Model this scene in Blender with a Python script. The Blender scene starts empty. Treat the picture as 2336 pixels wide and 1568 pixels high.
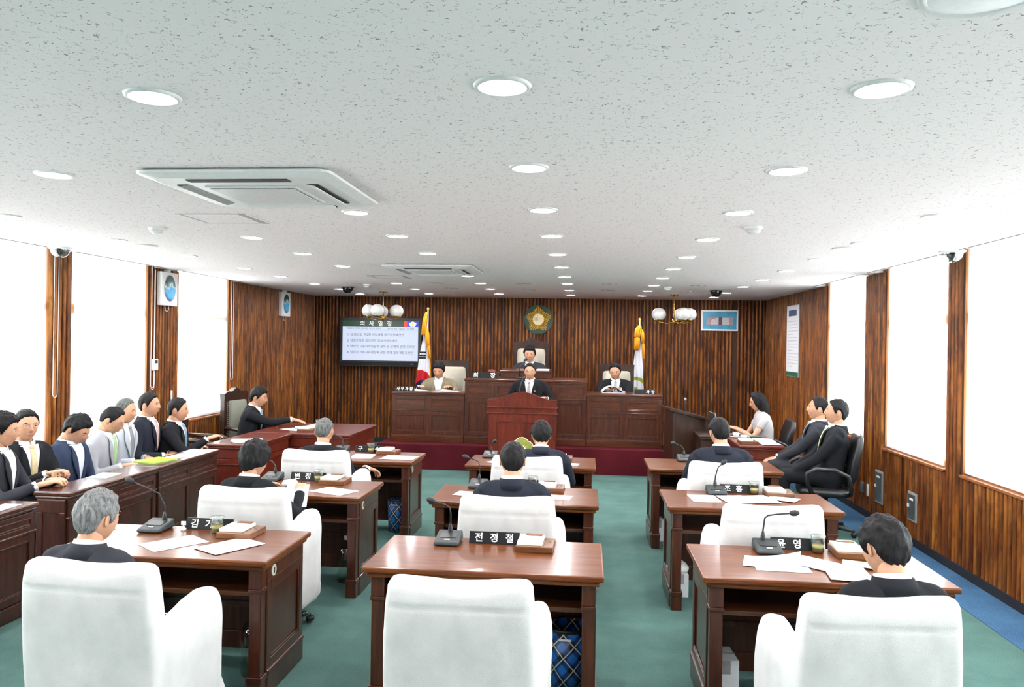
import bpy, bmesh, math, random
import numpy as np
from mathutils import Vector, Matrix, noise as mnoise
from mathutils.bvhtree import BVHTree

random.seed(7)
rng = np.random.default_rng(7)
SC = bpy.context.scene
COL = SC.collection
PI = math.pi
R = math.radians
CEIL = 2.64
XR, XL, YB, YF = 3.09, -4.95, 13.9, -2.0   # inner faces of the four walls

# ------------------------------------------------------------------ camera
cam = bpy.data.objects.new('camera', bpy.data.cameras.new('camera'))
COL.objects.link(cam)
_M = ((.99535705, .0949899, .01553279), (.01561176, -.00008825, -.99987813), (-.09497695, .99547823, -.0015708))   # right, down, forward
cam.matrix_world = Matrix(((_M[0][0], -_M[1][0], -_M[2][0], 0), (_M[0][1], -_M[1][1], -_M[2][1], 0), (_M[0][2], -_M[1][2], -_M[2][2], 1.85), (0, 0, 0, 1)))
cam.data.sensor_width = 36.0
cam.data.lens = 1782.37 / 2336 * 36
cam.data.clip_end = 200
SC.camera = cam

# ------------------------------------------------------------------ daylight and exposure
world = bpy.data.worlds.new('overcast_sky')
SC.world = world
world.use_nodes = True
_bg = world.node_tree.nodes['Background']
_bg.inputs['Color'].default_value = (0.97, 0.97, 1.0, 1)
SKY = 29.0
_bg.inputs['Strength'].default_value = SKY
LAMP = 275.0                                # downlight diffusers
SC.view_settings.view_transform = 'Standard'
SC.view_settings.look = 'None'
SC.view_settings.gamma = 1
SC.view_settings.use_curve_mapping = False
SC.view_settings.exposure = 0.18
cy = SC.cycles
cy.use_denoising = True
cy.use_adaptive_sampling = True
cy.adaptive_threshold = .012
cy.max_bounces = 7
cy.diffuse_bounces = 4
cy.glossy_bounces = 3
cy.transmission_bounces = 4
cy.transparent_max_bounces = 20
cy.caustics_reflective = False
cy.caustics_refractive = False
cy.sample_clamp_indirect = 10

# ------------------------------------------------------------------ materials
def lin(c):
    return tuple(((v / 255) / 12.92 if v / 255 <= .04045 else ((v / 255 + .055) / 1.055) ** 2.4) for v in c) + (1,)

class NT:
    def __init__(s, name):
        s.m = bpy.data.materials.new(name)
        s.m.use_nodes = True
        s.t = s.m.node_tree
        s.b = s.t.nodes['Principled BSDF']
        s.out = s.t.nodes['Material Output']
    def n(s, typ, **kw):
        nd = s.t.nodes.new(typ)
        for k, v in kw.items():
            if k.startswith('i_'):
                key = k[2:]
                key = int(key) if key.isdigit() else key.replace('_', ' ')
                nd.inputs[key].default_value = v
            else:
                setattr(nd, k, v)
        return nd
    def l(s, a, b):
        s.t.links.new(a, b)
    def math(s, op, a, b=None, c=None):
        nd = s.n('ShaderNodeMath', operation=op)
        for i, v in enumerate((a, b, c)):
            if v is None: continue
            if isinstance(v, (int, float)): nd.inputs[i].default_value = v
            else: s.l(v, nd.inputs[i])
        return nd.outputs[0]
    def ramp(s, fac, stops):
        nd = s.n('ShaderNodeValToRGB')
        el = nd.color_ramp.elements
        while len(el) < len(stops): el.new(.5)
        for e, (p, c) in zip(el, stops):
            e.position = p; e.color = lin(c)
        s.l(fac, nd.inputs[0])
        return nd.outputs[0]
    def mix(s, fac, a, b, mode='MIX'):
        nd = s.n('ShaderNodeMix', data_type='RGBA', blend_type=mode)
        for i, v in ((0, fac), (6, a), (7, b)):
            if isinstance(v, (int, float)): nd.inputs[i].default_value = v
            elif isinstance(v, tuple): nd.inputs[i].default_value = v
            else: s.l(v, nd.inputs[i])
        return nd.outputs[2]
    def coords(s, scale, kind='Object', rnd=0):
        tc = s.n('ShaderNodeTexCoord')
        src = tc.outputs[kind] if kind != 'World' else s.n('ShaderNodeNewGeometry').outputs['Position']
        mp = s.n('ShaderNodeMapping')
        mp.inputs['Scale'].default_value = scale
        s.l(src, mp.inputs['Vector'])
        if rnd:
            oi = s.n('ShaderNodeObjectInfo')
            cx = s.n('ShaderNodeCombineXYZ')
            for i in range(3): s.l(s.math('MULTIPLY', oi.outputs['Random'], rnd * (i + 1)), cx.inputs[i])
            s.l(cx.outputs[0], mp.inputs['Location'])
        return mp.outputs[0]
    def noise(s, vec, scale, detail=3, rough=.55, dist=0):
        nd = s.n('ShaderNodeTexNoise', i_Scale=scale, i_Detail=detail, i_Roughness=rough, i_Distortion=dist)
        s.l(vec, nd.inputs['Vector'])
        return nd.outputs['Fac']
    def bump(s, h, strength, dist=.01):
        nd = s.n('ShaderNodeBump', i_Strength=strength, i_Distance=dist)
        s.l(h, nd.inputs['Height'])
        s.l(nd.outputs[0], s.b.inputs['Normal'])

def flat(name, c, rough=.5, metal=0, spec=.5, coat=0, var=0.06, vscale=40, bump=0, sheen=0):
    """a plain painted, moulded or woven surface with a little procedural unevenness"""
    t = NT(name)
    v = t.coords((1, 1, 1))
    f = t.noise(v, vscale, 3)
    lo = tuple(max(0, x * (1 - var)) for x in c); hi = tuple(min(255, x * (1 + var)) for x in c)
    t.l(t.ramp(f, [(.3, lo), (.7, hi)]), t.b.inputs['Base Color'])
    t.b.inputs['Roughness'].default_value = rough
    t.b.inputs['Metallic'].default_value = metal
    t.b.inputs['Specular IOR Level'].default_value = spec
    t.b.inputs['Coat Weight'].default_value = coat
    t.b.inputs['Coat Roughness'].default_value = .08
    if sheen:
        t.b.inputs['Sheen Weight'].default_value = sheen
    if bump:
        t.bump(f, bump, .004)
    return t.m

def emit(name, c, strength):
    t = NT(name)
    t.b.inputs['Base Color'].default_value = (0, 0, 0, 1)
    t.b.inputs['Roughness'].default_value = .3
    t.b.inputs['Emission Color'].default_value = lin(c)
    t.b.inputs['Emission Strength'].default_value = strength
    return t.m

def wood(name, dark, mid, light, scale, rough=.25, coat=.3, rnd=9.0, cr=.1, spec=.4):
    t = NT(name)
    v = t.coords(scale, 'Object', rnd)
    f = t.noise(v, 1.0, 5, .6, .6)
    g = t.noise(v, 4.5, 4, .6, .2)
    h = t.math('ADD', t.math('MULTIPLY', f, .65), t.math('MULTIPLY', g, .35))
    c = t.ramp(h, [(.30, dark), (.5, mid), (.70, light)])
    t.l(c, t.b.inputs['Base Color'])
    t.b.inputs['Roughness'].default_value = rough
    t.b.inputs['Specular IOR Level'].default_value = spec
    t.b.inputs['Coat Weight'].default_value = coat
    t.b.inputs['Coat Roughness'].default_value = cr
    t.bump(h, .05, .002)
    return t.m

def slat_wood(name, tone=1.0):
    t = NT(name)
    v = t.coords((13, 13, 1.5), 'World', 37.0)
    v2 = t.coords((7, 7, 3.4), 'World', 53.0)
    f = t.noise(v, 1.0, 4, .6, .4)
    k = t.noise(v2, 1.0, 3, .6, .3)
    oi = t.n('ShaderNodeObjectInfo')
    T = lambda c: tuple(min(255, x * tone) for x in c)
    base = t.ramp(f, [(.26, T((92, 50, 18))), (.42, T((138, 78, 26))), (.56, T((172, 104, 38))), (.74, T((206, 144, 66)))])
    kn = t.ramp(k, [(.28, (46, 32, 26)), (.40, (150, 130, 120)), (.52, (255, 255, 255))])
    c = t.mix(.72, base, kn, 'MULTIPLY')
    hue = t.ramp(oi.outputs['Random'], [(0, (170, 130, 110)), (.3, (255, 240, 215)), (.6, (205, 180, 150)), (.85, (255, 255, 235)), (1, (150, 128, 118))])
    c = t.mix(.75, c, hue, 'MULTIPLY')
    t.l(c, t.b.inputs['Base Color'])
    t.b.inputs['Roughness'].default_value = .42
    t.b.inputs['Specular IOR Level'].default_value = .3
    t.bump(f, .12, .003)
    return t.m

def ceiling_mat():
    t = NT('fissured_ceiling_tile')
    v = t.coords((1, 1, 1), 'World')
    a = t.noise(v, 38, 1, .5, .9)
    b = t.noise(v, 52, 1, .5)
    line = t.math('LESS_THAN', t.math('ABSOLUTE', t.math('SUBTRACT', a, .5)), .017)
    msk = t.math('GREATER_THAN', b, .575)
    fis = t.math('MULTIPLY', line, msk)
    d = t.noise(v, 150, 1)
    dots = t.math('GREATER_THAN', d, .74)
    al = t.math('MAXIMUM', fis, dots)
    c = t.mix(al, lin((237, 231, 232)), lin((152, 146, 142)))
    t.l(c, t.b.inputs['Base Color'])
    t.b.inputs['Roughness'].default_value = .85
    t.b.inputs['Specular IOR Level'].default_value = .2
    t.bump(t.math('SUBTRACT', 1.0, al), .25, .003)
    return t.m

def carpet_mat(name, stops, scale=1.0):
    t = NT(name)
    v = t.coords((1, 1, 1), 'World')
    f = t.noise(v, 160 * scale, 2, .7)
    g = t.noise(v, 2.2, 3, .6)
    h = t.math('ADD', t.math('MULTIPLY', f, .6), t.math('MULTIPLY', g, .4))
    t.l(t.ramp(h, stops), t.b.inputs['Base Color'])
    t.b.inputs['Roughness'].default_value = .95
    t.b.inputs['Specular IOR Level'].default_value = .1
    t.bump(f, .5, .006)
    return t.m

def cloth_mat(name, c, bump=.25, scale=230, sheen=.15):
    t = NT(name)
    v = t.coords((1, 1, 1))
    f = t.noise(v, scale, 2, .6)
    g = t.noise(v, 9, 3)
    t.l(t.ramp(g, [(.3, tuple(x * .95 for x in c)), (.7, c)]), t.b.inputs['Base Color'])
    t.b.inputs['Roughness'].default_value = .9
    t.b.inputs['Specular IOR Level'].default_value = .15
    t.b.inputs['Sheen Weight'].default_value = sheen
    t.bump(f, bump, .003)
    return t.m

def blind_mat():
    t = NT('roller_blind_cloth')
    v = t.coords((1, 1, 1), 'World')
    f = t.noise(v, 300, 1)
    tr = t.n('ShaderNodeBsdfTranslucent')
    df = t.n('ShaderNodeBsdfDiffuse')
    c = t.ramp(f, [(.3, (236, 240, 243)), (.7, (246, 249, 250))])
    t.l(c, tr.inputs[0]); t.l(c, df.inputs[0])
    mx = t.n('ShaderNodeMixShader', i_0=.40)
    t.l(df.outputs[0], mx.inputs[1]); t.l(tr.outputs[0], mx.inputs[2])
    t.l(mx.outputs[0], t.out.inputs['Surface'])
    return t.m

def glass_mat(name, tint=(245, 250, 248), gl=.07, rough=.02):
    t = NT(name)
    tr = t.n('ShaderNodeBsdfTransparent'); tr.inputs[0].default_value = lin(tint)
    g = t.n('ShaderNodeBsdfGlossy'); g.inputs['Roughness'].default_value = rough
    mx = t.n('ShaderNodeMixShader', i_0=gl)
    lw = t.n('ShaderNodeLayerWeight', i_Blend=.5)
    t.l(t.math('ADD', t.math('MULTIPLY', t.math('POWER', lw.outputs['Facing'], 3.0), .5), gl), mx.inputs[0])
    t.l(tr.outputs[0], mx.inputs[1]); t.l(g.outputs[0], mx.inputs[2])
    t.l(mx.outputs[0], t.out.inputs['Surface'])
    return t.m

def hair_mat(name, a, b):
    t = NT(name)
    v = t.coords((90, 90, 14))
    f = t.noise(v, 1.0, 4, .7, .5)
    t.l(t.ramp(f, [(.35, a), (.65, b)]), t.b.inputs['Base Color'])
    t.b.inputs['Roughness'].default_value = .55
    t.b.inputs['Specular IOR Level'].default_value = .14
    t.bump(f, .6, .004)
    return t.m

def plaid_mat():
    t = NT('blue_plaid_tin')
    tc = t.n('ShaderNodeTexCoord')
    sp = t.n('ShaderNodeSeparateXYZ'); t.l(tc.outputs['Object'], sp.inputs[0])
    ang = t.math('MULTIPLY', t.math('ARCTAN2', sp.outputs[1], sp.outputs[0]), .12)
    z = sp.outputs[2]
    u = t.math('ADD', ang, z); w = t.math('SUBTRACT', ang, z)
    def band(x, per, duty, off=0.0):
        return t.math('LESS_THAN', t.math('FRACT', t.math('ADD', t.math('DIVIDE', x, per), off + 20)), duty)
    s1 = band(u, .1257, .5); s2 = band(w, .1257, .5)
    th = t.math('MAXIMUM', band(u, .1257, .07, .22), band(w, .1257, .07, .22))
    cell = t.math('MULTIPLY', t.math('ADD', s1, s2), .5)
    c = t.ramp(cell, [(0, (16, 18, 26)), (.5, (28, 62, 120)), (1, (40, 110, 190))])
    c = t.mix(th, c, lin((200, 205, 190)))
    t.l(c, t.b.inputs['Base Color'])
    t.b.inputs['Roughness'].default_value = .3
    return t.m

M = {}
M['slat'] = slat_wood('varnished_slat_wood', .84)
M['wallback'] = flat('dark_groove_board', (62, 36, 20), .7)
M['ceiling'] = ceiling_mat()
M['carpet'] = carpet_mat('green_carpet', [(.3, (58, 84, 80)), (.5, (74, 104, 98)), (.7, (92, 124, 117))])
M['carpet_blue'] = carpet_mat('blue_carpet_border', [(.3, (44, 70, 98)), (.5, (60, 94, 126)), (.7, (78, 116, 148))])
M['carpet_red'] = carpet_mat('maroon_carpet', [(.3, (52, 14, 20)), (.5, (78, 22, 30)), (.7, (98, 32, 40))])
M['black'] = flat('black_rubber', (22, 22, 26), .6)
M['desk_x'] = wood('desk_top_wood', (56, 27, 11), (92, 48, 20), (120, 70, 34), (2.2, 30, 30), .3, .28, cr=.12, spec=.2)
M['desk_z'] = wood('desk_panel_wood', (36, 15, 8), (62, 28, 14), (88, 44, 22), (30, 30, 2.2), .3, .35)  # toned down too, for the shade in the desk kneeholes
M['desk_shelf'] = wood('shaded_desk_inner_wood', (39, 18, 7), (65, 35, 14), (81, 45, 19), (2.2, 30, 30), .35, .2)  # darkened to put the shade under the tabletops into the wood
M['bench_z'] = wood('bench_panel_wood', (38, 17, 10), (66, 31, 17), (92, 47, 25), (26, 26, 2.0), .34, .3)
M['bench_x'] = wood('bench_rail_wood', (44, 20, 11), (74, 36, 19), (100, 54, 29), (2.0, 26, 26), .3, .35)
M['podium'] = wood('red_mahogany', (56, 18, 10), (88, 30, 17), (114, 44, 25), (16, 16, 3.0), .32, .3)
M['darkwood'] = wood('dark_walnut', (28, 17, 11), (47, 27, 18), (66, 39, 27), (16, 16, 2.4), .35, .25)
M['gallery_x'] = wood('gallery_top_wood', (40, 20, 15), (66, 34, 25), (88, 48, 36), (30, 2.2, 30), .25, .4)
M['gallery_z'] = wood('gallery_panel_wood', (34, 17, 12), (56, 28, 20), (78, 42, 30), (26, 26, 2.2), .35, .25)
M['lightwood'] = wood('window_frame_pine', (170, 116, 66), (170, 112, 62), (188, 132, 80), (20, 20, 2), .4, .2)
M['sill'] = wood('window_sill_oak', (100, 56, 26), (134, 80, 40), (158, 100, 56), (24, 2, 24), .35, .3)
M['padwood'] = wood('memo_box_wood', (72, 42, 22), (104, 64, 36), (126, 84, 50), (3, 40, 40), .35, .2)
M['paper'] = flat('white_paper', (222, 225, 230), .8, var=.015, spec=.2)
M['pad'] = flat('cream_memo_paper', (236, 234, 222), .8, var=.03)
M['cover'] = cloth_mat('white_chair_linen', (208, 209, 208), .3, 260)
M['charcoal'] = flat('charcoal_plastic', (46, 52, 54), .5, spec=.3)
M['blackplastic'] = flat('black_plastic', (26, 27, 30), .38)
M['plate'] = flat('black_acrylic', (14, 16, 20), .4, spec=.2)
M['white'] = flat('white_lettering', (240, 242, 240), .6, var=.02)
M['whiteplastic'] = flat('white_plastic', (226, 228, 228), .35, var=.02)
M['greyplastic'] = flat('grey_plastic', (150, 152, 150), .5, var=.04)
M['darkslot'] = flat('dark_vent_slot', (36, 38, 40), .7)
M['steel'] = flat('brushed_steel', (150, 155, 158), .35, metal=.9)
M['brass'] = flat('polished_brass', (198, 158, 74), .25, metal=1)
M['gold'] = flat('gilt_metal', (232, 190, 84), .32, metal=.45)
M['goldcloth'] = flat('gold_fringe', (220, 150, 20), .8, bump=.4)
M['green'] = flat('dark_green_enamel', (24, 62, 48), .5)
M['opal'] = flat('opal_globe_glass', (206, 208, 206), .12, spec=.5, var=.01)
M['lamp'] = emit('downlight_diffuser', (255, 249, 250), LAMP)
M['glass'] = glass_mat('window_glass')
M['cup'] = glass_mat('clear_cup_plastic', (236, 240, 238), .12, .08)
M['dome'] = glass_mat('clear_dome_plastic', (205, 208, 208), .2, .05)
M['domedark'] = flat('smoked_dome_plastic', (18, 20, 20), .08)
M['tea'] = flat('green_tea', (190, 182, 124), .1)
M['blind'] = blind_mat()
M['plaid'] = plaid_mat()
M['skin'] = flat('skin', (186, 140, 112), .55, var=.05, vscale=30, spec=.35)
M['lip'] = flat('lip_skin', (150, 92, 82), .5)
M['eye'] = flat('eye_white', (214, 208, 202), .3)
M['iris'] = flat('dark_iris', (28, 20, 18), .2)
M['hair'] = hair_mat('black_hair', (12, 12, 13), (30, 29, 31))
M['hair_grey'] = hair_mat('grey_hair', (74, 76, 76), (132, 134, 134))
M['hair_salt'] = hair_mat('salt_and_pepper_hair', (52, 54, 54), (112, 114, 112))
for _n, _c in dict(navy=(34, 38, 48), ink=(28, 30, 34), charsuit=(48, 50, 56), blue=(48, 58, 80), lightgrey=(158, 160, 166), palegrey=(176, 184, 192), olive=(128, 120, 98)).items():
    M['suit_' + _n] = cloth_mat('suit_cloth_' + _n, _c, .2, 400, 0)
M['shirt'] = cloth_mat('white_shirt_cotton', (232, 234, 238), .1, 400, 0)
M['shirt_blue'] = cloth_mat('pale_blue_shirt_cotton', (206, 216, 230), .1, 400, 0)
M['tee'] = cloth_mat('light_grey_tee_cotton', (178, 176, 178), .15, 300, 0)
for _n, _c in dict(beige=(196, 178, 140), green=(150, 190, 140), pink=(196, 164, 158), silver=(150, 144, 148), blue=(120, 150, 176), lime=(196, 206, 156), grey=(120, 124, 130)).items():
    M['tie_' + _n] = flat('tie_silk_' + _n, _c, .45)
M['leather'] = flat('black_leather', (24, 25, 28), .34, bump=.15, vscale=90)
M['cushion'] = cloth_mat('stone_grey_upholstery', (176, 172, 156), .2, 300)
M['cushion_green'] = cloth_mat('sage_grey_upholstery', (120, 124, 110), .2, 300)
M['yellow'] = cloth_mat('mustard_upholstery', (190, 160, 84), .2, 300)
M['folder'] = flat('lime_folder_plastic', (150, 206, 30), .35)
M['shoe'] = flat('black_shoe_leather', (16, 15, 15), .25)

# ------------------------------------------------------------------ mesh building
class MB:
    def __init__(s):
        s.v = []; s.f = []; s.m = []; s.sm = []
    def add(s, vs, fs, m=0, smooth=False):
        b = len(s.v)
        s.v.extend(tuple(x) for x in vs)
        for f in fs:
            s.f.append(tuple(i + b for i in f)); s.m.append(m); s.sm.append(smooth)
        return s
    def box(s, x0, x1, y0, y1, z0, z1, m=0):
        vs = [(x, y, z) for x in (x0, x1) for y in (y0, y1) for z in (z0, z1)]
        return s.add(vs, [(0, 1, 3, 2), (4, 6, 7, 5), (0, 4, 5, 1), (2, 3, 7, 6), (0, 2, 6, 4), (1, 5, 7, 3)], m)
    def boxm(s, mat4, hx, hy, hz, m=0):
        vs = [mat4 @ Vector((x, y, z)) for x in (-hx, hx) for y in (-hy, hy) for z in (-hz, hz)]
        return s.add(vs, [(0, 1, 3, 2), (4, 6, 7, 5), (0, 4, 5, 1), (2, 3, 7, 6), (0, 2, 6, 4), (1, 5, 7, 3)], m)
    def prism(s, poly, a, b, axis='z', m=0, smooth=False):
        """poly: 2D points, swept along AXIS from a to b"""
        n = len(poly)
        mk = {'z': lambda p, t: (p[0], p[1], t), 'y': lambda p, t: (p[0], t, p[1]), 'x': lambda p, t: (t, p[0], p[1])}[axis]
        vs = [mk(p, a) for p in poly] + [mk(p, b) for p in poly]
        fs = [(i, (i + 1) % n, n + (i + 1) % n, n + i) for i in range(n)]
        s.add(vs, fs, m, smooth)
        return s.add(vs, [tuple(range(n))[::-1], tuple(range(n, 2 * n))], m)
    def lathe(s, prof, seg=24, c=(0, 0, 0), m=0, smooth=True):
        """prof: (r, z) pairs from one end to the other"""
        vs = []; fs = []; rows = []
        for r, z in prof:
            if r < 1e-6:
                rows.append([len(vs)]); vs.append((c[0], c[1], c[2] + z))
            else:
                rows.append(list(range(len(vs), len(vs) + seg)))
                vs += [(c[0] + r * math.cos(2 * PI * i / seg), c[1] + r * math.sin(2 * PI * i / seg), c[2] + z) for i in range(seg)]
        for A, B in zip(rows, rows[1:]):
            if len(A) == 1 and len(B) == 1: continue
            for i in range(seg):
                j = (i + 1) % seg
                if len(A) == 1: fs.append((A[0], B[j], B[i]))
                elif len(B) == 1: fs.append((A[i], A[j], B[0]))
                else: fs.append((A[i], A[j], B[j], B[i]))
        return s.add(vs, fs, m, smooth)
    def tube(s, pts, rad, seg=8, m=0, caps=True, flat_=1.0, up=None):
        pts = [Vector(p) for p in pts]; n = len(pts)
        if isinstance(rad, (int, float)): rad = [rad] * n
        tan = [(pts[min(i + 1, n - 1)] - pts[max(i - 1, 0)]).normalized() for i in range(n)]
        ref = Vector(up) if up else (Vector((0, 0, 1)) if abs(tan[0].z) < .9 else Vector((1, 0, 0)))
        vs = []; fs = []
        nx = (ref - tan[0] * ref.dot(tan[0])).normalized()
        for i in range(n):
            nx = (nx - tan[i] * nx.dot(tan[i])).normalized(); ny = tan[i].cross(nx)
            r = rad[i]
            for k in range(seg):
                a = 2 * PI * k / seg
                vs.append(pts[i] + nx * (r * flat_ * math.cos(a)) + ny * (r * math.sin(a)))
        for i in range(n - 1):
            for k in range(seg):
                j = (k + 1) % seg
                fs.append((i * seg + k, i * seg + j, (i + 1) * seg + j, (i + 1) * seg + k))
        if caps:
            a = len(vs); vs.append(pts[0] - tan[0] * rad[0] * .6); b = len(vs); vs.append(pts[-1] + tan[-1] * rad[-1] * .6)
            for k in range(seg):
                j = (k + 1) % seg
                fs.append((a, j, k)); fs.append((b, (n - 1) * seg + k, (n - 1) * seg + j))
        return s.add(vs, fs, m, True)
    def loft(s, rings, m=0, smooth=True):
        """rings: lists of points of the same length, closed, capped"""
        k = len(rings[0]); vs = [p for r in rings for p in r]; fs = []
        for i in range(len(rings) - 1):
            for q in range(k):
                j = (q + 1) % k
                fs.append((i * k + q, i * k + j, (i + 1) * k + j, (i + 1) * k + q))
        fs.append(tuple(range(k))[::-1]); fs.append(tuple(range((len(rings) - 1) * k, len(rings) * k)))
        return s.add(vs, fs, m, smooth)
    def ball(s, c, r, seg=16, rings=10, m=0):
        rx, ry, rz = (r, r, r) if isinstance(r, (int, float)) else r
        vs = [(c[0], c[1], c[2] - rz)]
        for i in range(1, rings):
            e = -PI / 2 + PI * i / rings
            vs += [(c[0] + rx * math.cos(e) * math.cos(2 * PI * k / seg), c[1] + ry * math.cos(e) * math.sin(2 * PI * k / seg), c[2] + rz * math.sin(e)) for k in range(seg)]
        vs.append((c[0], c[1], c[2] + rz)); t = len(vs) - 1; fs = []
        for k in range(seg):
            j = (k + 1) % seg
            fs.append((0, 1 + j, 1 + k)); fs.append((t, 1 + (rings - 2) * seg + k, 1 + (rings - 2) * seg + j))
            for i in range(rings - 2):
                fs.append((1 + i * seg + k, 1 + i * seg + j, 1 + (i + 1) * seg + j, 1 + (i + 1) * seg + k))
        return s.add(vs, fs, m, True)
    def mesh(s, name, mats):
        me = bpy.data.meshes.new(name)
        me.from_pydata(s.v, [], s.f)
        for mm in (mats if isinstance(mats, (list, tuple)) else [mats]): me.materials.append(mm)
        me.polygons.foreach_set('material_index', s.m)
        me.polygons.foreach_set('use_smooth', s.sm)
        me.update()
        return me

def superring(cx, cy, z, rx, ry, n=2.5, seg=28):
    out = []
    for k in range(seg):
        a = 2 * PI * k / seg
        c, q = math.cos(a), math.sin(a)
        out.append(Vector((cx + rx * math.copysign(abs(c) ** (2 / n), c), cy + ry * math.copysign(abs(q) ** (2 / n), q), z)))
    return out

def link(name, me, parent=None, bevel=0, seg=2):
    o = bpy.data.objects.new(name, me)
    COL.objects.link(o)
    if parent is not None: o.parent = parent
    if bevel:
        b = o.modifiers.new('edge', 'BEVEL'); b.width = bevel; b.segments = seg; b.limit_method = 'ANGLE'; b.angle_limit = R(40)
    return o

def part(name, mb, mat, parent, label=None, bevel=0, loc=None):
    o = link(name, mb.mesh(name, mat) if isinstance(mb, MB) else mb, parent, bevel)
    if label: o['label'] = label
    if loc: o.location = loc
    return o

def tag(o, label, cat, group=None):
    o['label'] = label; o['category'] = cat
    if group: o['group'] = group
    return o

def thing(name, label, cat, loc=(0, 0, 0), rz=0, group=None):
    o = bpy.data.objects.new(name, None)
    COL.objects.link(o)
    o.empty_display_size = .1
    o.location = loc; o.rotation_euler = (0, 0, rz)
    return tag(o, label, cat, group)

def struct(name, mb, mat, parent=None, bevel=0):
    o = link(name, mb.mesh(name, mat), parent, bevel)
    if parent is None: o['kind'] = 'structure'
    return o

def dup(root, loc, rz=None, label=None, group=None):
    """a copy of a thing with copies of its parts and sub-parts, sharing mesh data"""
    def cp(o, par):
        c = o.copy(); COL.objects.link(c)
        if par is not None: c.parent = par
        for ch in o.children: cp(ch, c)
        return c
    r = cp(root, None)
    r.location = loc
    if rz is not None: r.rotation_euler = (0, 0, rz)
    if label: r['label'] = label
    if group: r['group'] = group
    return r

def remesh(mb, voxel, smooth=2):
    me = mb.mesh('raw', M['black'])
    o = bpy.data.objects.new('raw', me); COL.objects.link(o)
    r = o.modifiers.new('r', 'REMESH'); r.mode = 'VOXEL'; r.voxel_size = voxel; r.use_smooth_shade = True
    if smooth:
        q = o.modifiers.new('s', 'SMOOTH'); q.factor = .5; q.iterations = smooth
    dg = bpy.context.evaluated_depsgraph_get(); dg.update()
    out = bpy.data.meshes.new_from_object(o.evaluated_get(dg))
    bpy.data.objects.remove(o); bpy.data.meshes.remove(me)
    V = np.empty(len(out.vertices) * 3); out.vertices.foreach_get('co', V)
    F = [tuple(p.vertices) for p in out.polygons]
    bpy.data.meshes.remove(out)
    return V.reshape(-1, 3), F

def lettering(body, size, mat, parent, loc, rot, name='lettering', extrude=.0006, align='CENTER', space=1.0, ysc=1.0, bold=0):
    cu = bpy.data.curves.new('t', 'FONT')
    cu.body = body; cu.size = size; cu.extrude = extrude; cu.align_x = align; cu.align_y = 'CENTER'
    cu.space_character = space; cu.offset = bold; cu.resolution_u = 3
    o = bpy.data.objects.new('t', cu); COL.objects.link(o)
    dg = bpy.context.evaluated_depsgraph_get(); dg.update()
    me = bpy.data.meshes.new_from_object(o.evaluated_get(dg))
    bpy.data.objects.remove(o); bpy.data.curves.remove(cu)
    me.materials.clear(); me.materials.append(mat)
    if ysc != 1.0:
        for v in me.vertices: v.co.y *= ysc
    q = link(name, me, parent)
    q.location = loc; q.rotation_euler = rot
    return q

ORD = ['first', 'second', 'third', 'fourth', 'fifth', 'sixth', 'seventh', 'eighth', 'ninth', 'tenth', 'eleventh', 'twelfth']
# ================================================================== ROOM SHELL
BAYS_R = [(8.98, 10.40), (7.04, 8.42), (5.06, 6.74), (3.08, 4.76), (1.10, 2.78), (-0.88, 0.80)]  # last three bays lie out of view, added to let daylight in
BAYS_L = [(9.04, 10.41), (7.09, 8.41), (5.10, 6.78), (3.12, 4.80), (1.14, 2.82), (-0.84, 0.84)]  # here too the last three are unseen additions for daylight
SILL = .82
TH = .30

fl = struct('floor', MB().box(XL - .4, XR + .4, YF - .3, YB + .3, -.12, 0), M['carpet'])
part('border_strip', MB().box(2.70, XR, YF, YB, 0, .004), M['carpet_blue'], fl, 'blue carpet border')
part('border_strip', MB().box(XL, XL + .39, YF, YB, 0, .004), M['carpet_blue'], fl, 'blue carpet border')

# ceiling with a blind pocket over every window
PK = .16
cm = MB()
cm.box(XL + PK - .02, XR - PK, YF - .3, YB + .3, CEIL, CEIL + .1)
pk = MB(); pktrim = MB()
for bays, side in ((BAYS_R, 1), (BAYS_L, -1)):
    xa, xb = (XR - PK, XR + .02) if side > 0 else (XL - .02, XL + PK - .02)
    last = YF - .3
    for y0, y1 in sorted(bays):
        cm.box(xa, xb, last, y0 - .12, CEIL, CEIL + .1); last = y1 + .12
        xo0, xo1 = (XR - PK, XR + TH) if side > 0 else (XL - TH, XL + PK - .02)
        pk.box(xo0, xo1, y0 - .12, y1 + .12, CEIL + .14, CEIL + .16)
        if side > 0: pktrim.box(xa - .004, xa + .012, y0 - .12, y1 + .12, CEIL - .006, CEIL + .14)
        else: pktrim.box(xb - .012, xb + .004, y0 - .12, y1 + .12, CEIL - .006, CEIL + .14)
    cm.box(xa, xb, last, YB + .3, CEIL, CEIL + .1)
ce = struct('ceiling', cm, M['ceiling'])
part('blind_pocket', pk, M['whiteplastic'], ce)
part('pocket_edge', pktrim, M['greyplastic'], ce, 'grey metal edge of the blind pocket')

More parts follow.
